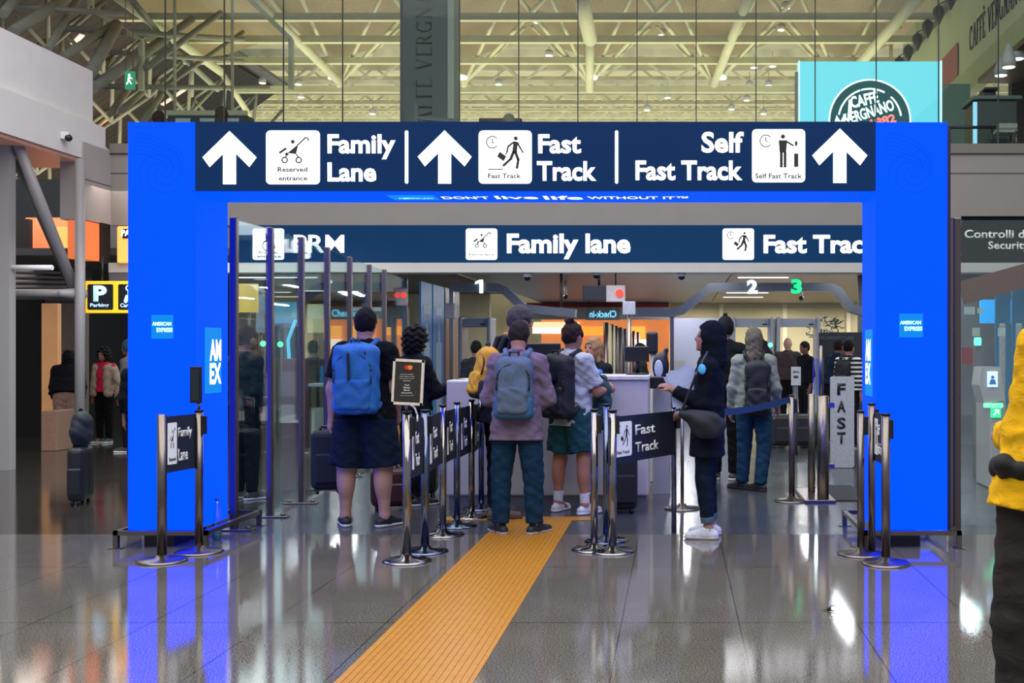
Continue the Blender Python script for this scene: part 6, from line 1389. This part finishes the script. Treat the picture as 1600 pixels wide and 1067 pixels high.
far('person in grey T-shirt and dark cap, half hidden by the left blue column', 203, 15.5, 1.58, PI/2, skin='8a5c4a', top='5a5c60', sleeve=.8, bottom='0e1014', hair='cap', haircol='2a4a50')
J = far('stooping person in black puffy jacket and light trousers by the steel column', 103, 16.3, 1.44, .3, build=1.2, lean=.4, skin='7a5244', top='0e0c14', sleeve=1.95, topfit=.07, bottom='7c6258', botfit=.02, hair='curly', haircol='0a080a')
far('person in dark clothes half hidden by the left edge of the blue column', 224, 11.0, 1.5, .2, skin='8a6454', top='0c1014', sleeve=1.95, bottom='0a0c10', hair='short', haircol='0a080a')
suitcase(X(126, 10.3), 10.3, .15, .36, .50, 'narrow black suitcase standing alone at the left', '0e1218', yaw=.2)
q = SD(.06); o_ = thing('duffel_bag', 'soft black bag resting on top of the suitcase at left', 'bag', (X(127, 10.3), 10.3, .54)); q.ell((0, 0, .13), (.085, .14, .15)); q.ell((.01, 0, .24), (.07, .1, .09))
q.build('bag_body', mat('bag_black', '101820'), o_, h=.012, wr=.004); q = SD(.01); q.cap((-.04, 0, .30), (0, 0, .35), .012); q.cap((0, 0, .35), (.04, 0, .30), .012); q.build('handle', BLACK, o_, h=.009)
suitcase(X(1242, 16.2), 16.2, .75, .4, .45, 'wide black case on the floor before the metal detectors', '0e1216')
# mezzanine people
def seated(label, px, D, **k):
    return person(label, X(px, D), D, z=4.22-.40, H=1.62, h=.012, legs={'R': ((.1, 1, -.05), (0, 0, -1)), 'L': ((-.1, 1, -.05), (0, 0, -1))}, **k)
seated('man in pale cap and black jacket seated upstairs behind the header', 795, 17., yaw=-.5, skin='8a6454', top='14161c', sleeve=1.95, bottom='14161c', hair='cap', haircol='6c6c58', arms={'L': ((-.3, .3, -.8), (.2, .9, .2)), 'R': ((.3, .3, -.8), (-.2, .9, .2))})
seated('man with black hair and slate jacket seated upstairs right of the one in the cap', 845, 17.9, yaw=.25, build=1.2, skin='8a6454', top='2c3640', sleeve=1.95, topfit=.04, bottom='14161c', hair='short', haircol='0c0c0e', arms={'L': ((-.3, .2, -.9), (.2, .9, .2)), 'R': ((.4, .2, -.9), (.1, .9, .2))})
seated('dark haired person seated upstairs just above the left blue column', 248, 16.8, yaw=.1, skin='8a6454', top='3a2424', bottom='14161c', hair='long', haircol='2a1a18')
seated('person with brown hair seated upstairs above the left arrow', 346, 16.5, yaw=.1, skin='8a6454', top='4a4030', bottom='14161c', hair='long', haircol='3a2e22')
# foreground man in a yellow jacket at the right edge
D = 3.85; x = X(1654, D)
J = person('man in yellow jacket and dark cargo trousers cut off by the right photo edge', x, D, H=1.78, yaw=.35, build=1.12, side=.22, skin='a07860', top='d8a418', sleeve=1.9, topfit=.045, toplen=.63, bottom='2e2a28', botlen=1.98, botfit=.03, shoe='201c1a', hair='short', haircol='201814', h=.009, wr=.003,
   arms={'L': ((-.10, .15, -1), (.3, .9, -.1)), 'R': ((.2, .1, -1), (0, .5, -.8))}, legs={'L': ((-.14, .02, -1), (.02, -.04, -1)), 'R': ((.1, 0, -1), (0, -.05, -1))})
up = J['up']; q = SD(.02)
for i in range(16):
    a0, a1 = 2*PI*i/16, 2*PI*(i+1)/16; q.cap(up(.235*math.cos(a0), .185*math.sin(a0), .04+.02*math.cos(a0)), up(.235*math.cos(a1), .185*math.sin(a1), .04+.02*math.cos(a1)), .02, fl=(1, 1, .7))
q.ell(up(-.255, -.02, .035), (.035, .04, .035)); q.build('waist_strap', mat('strap_black', '0c0c0e', .8), J['root'], h=.009, wr=.003)
J['root'].rotation_euler = (0, 0, .35)
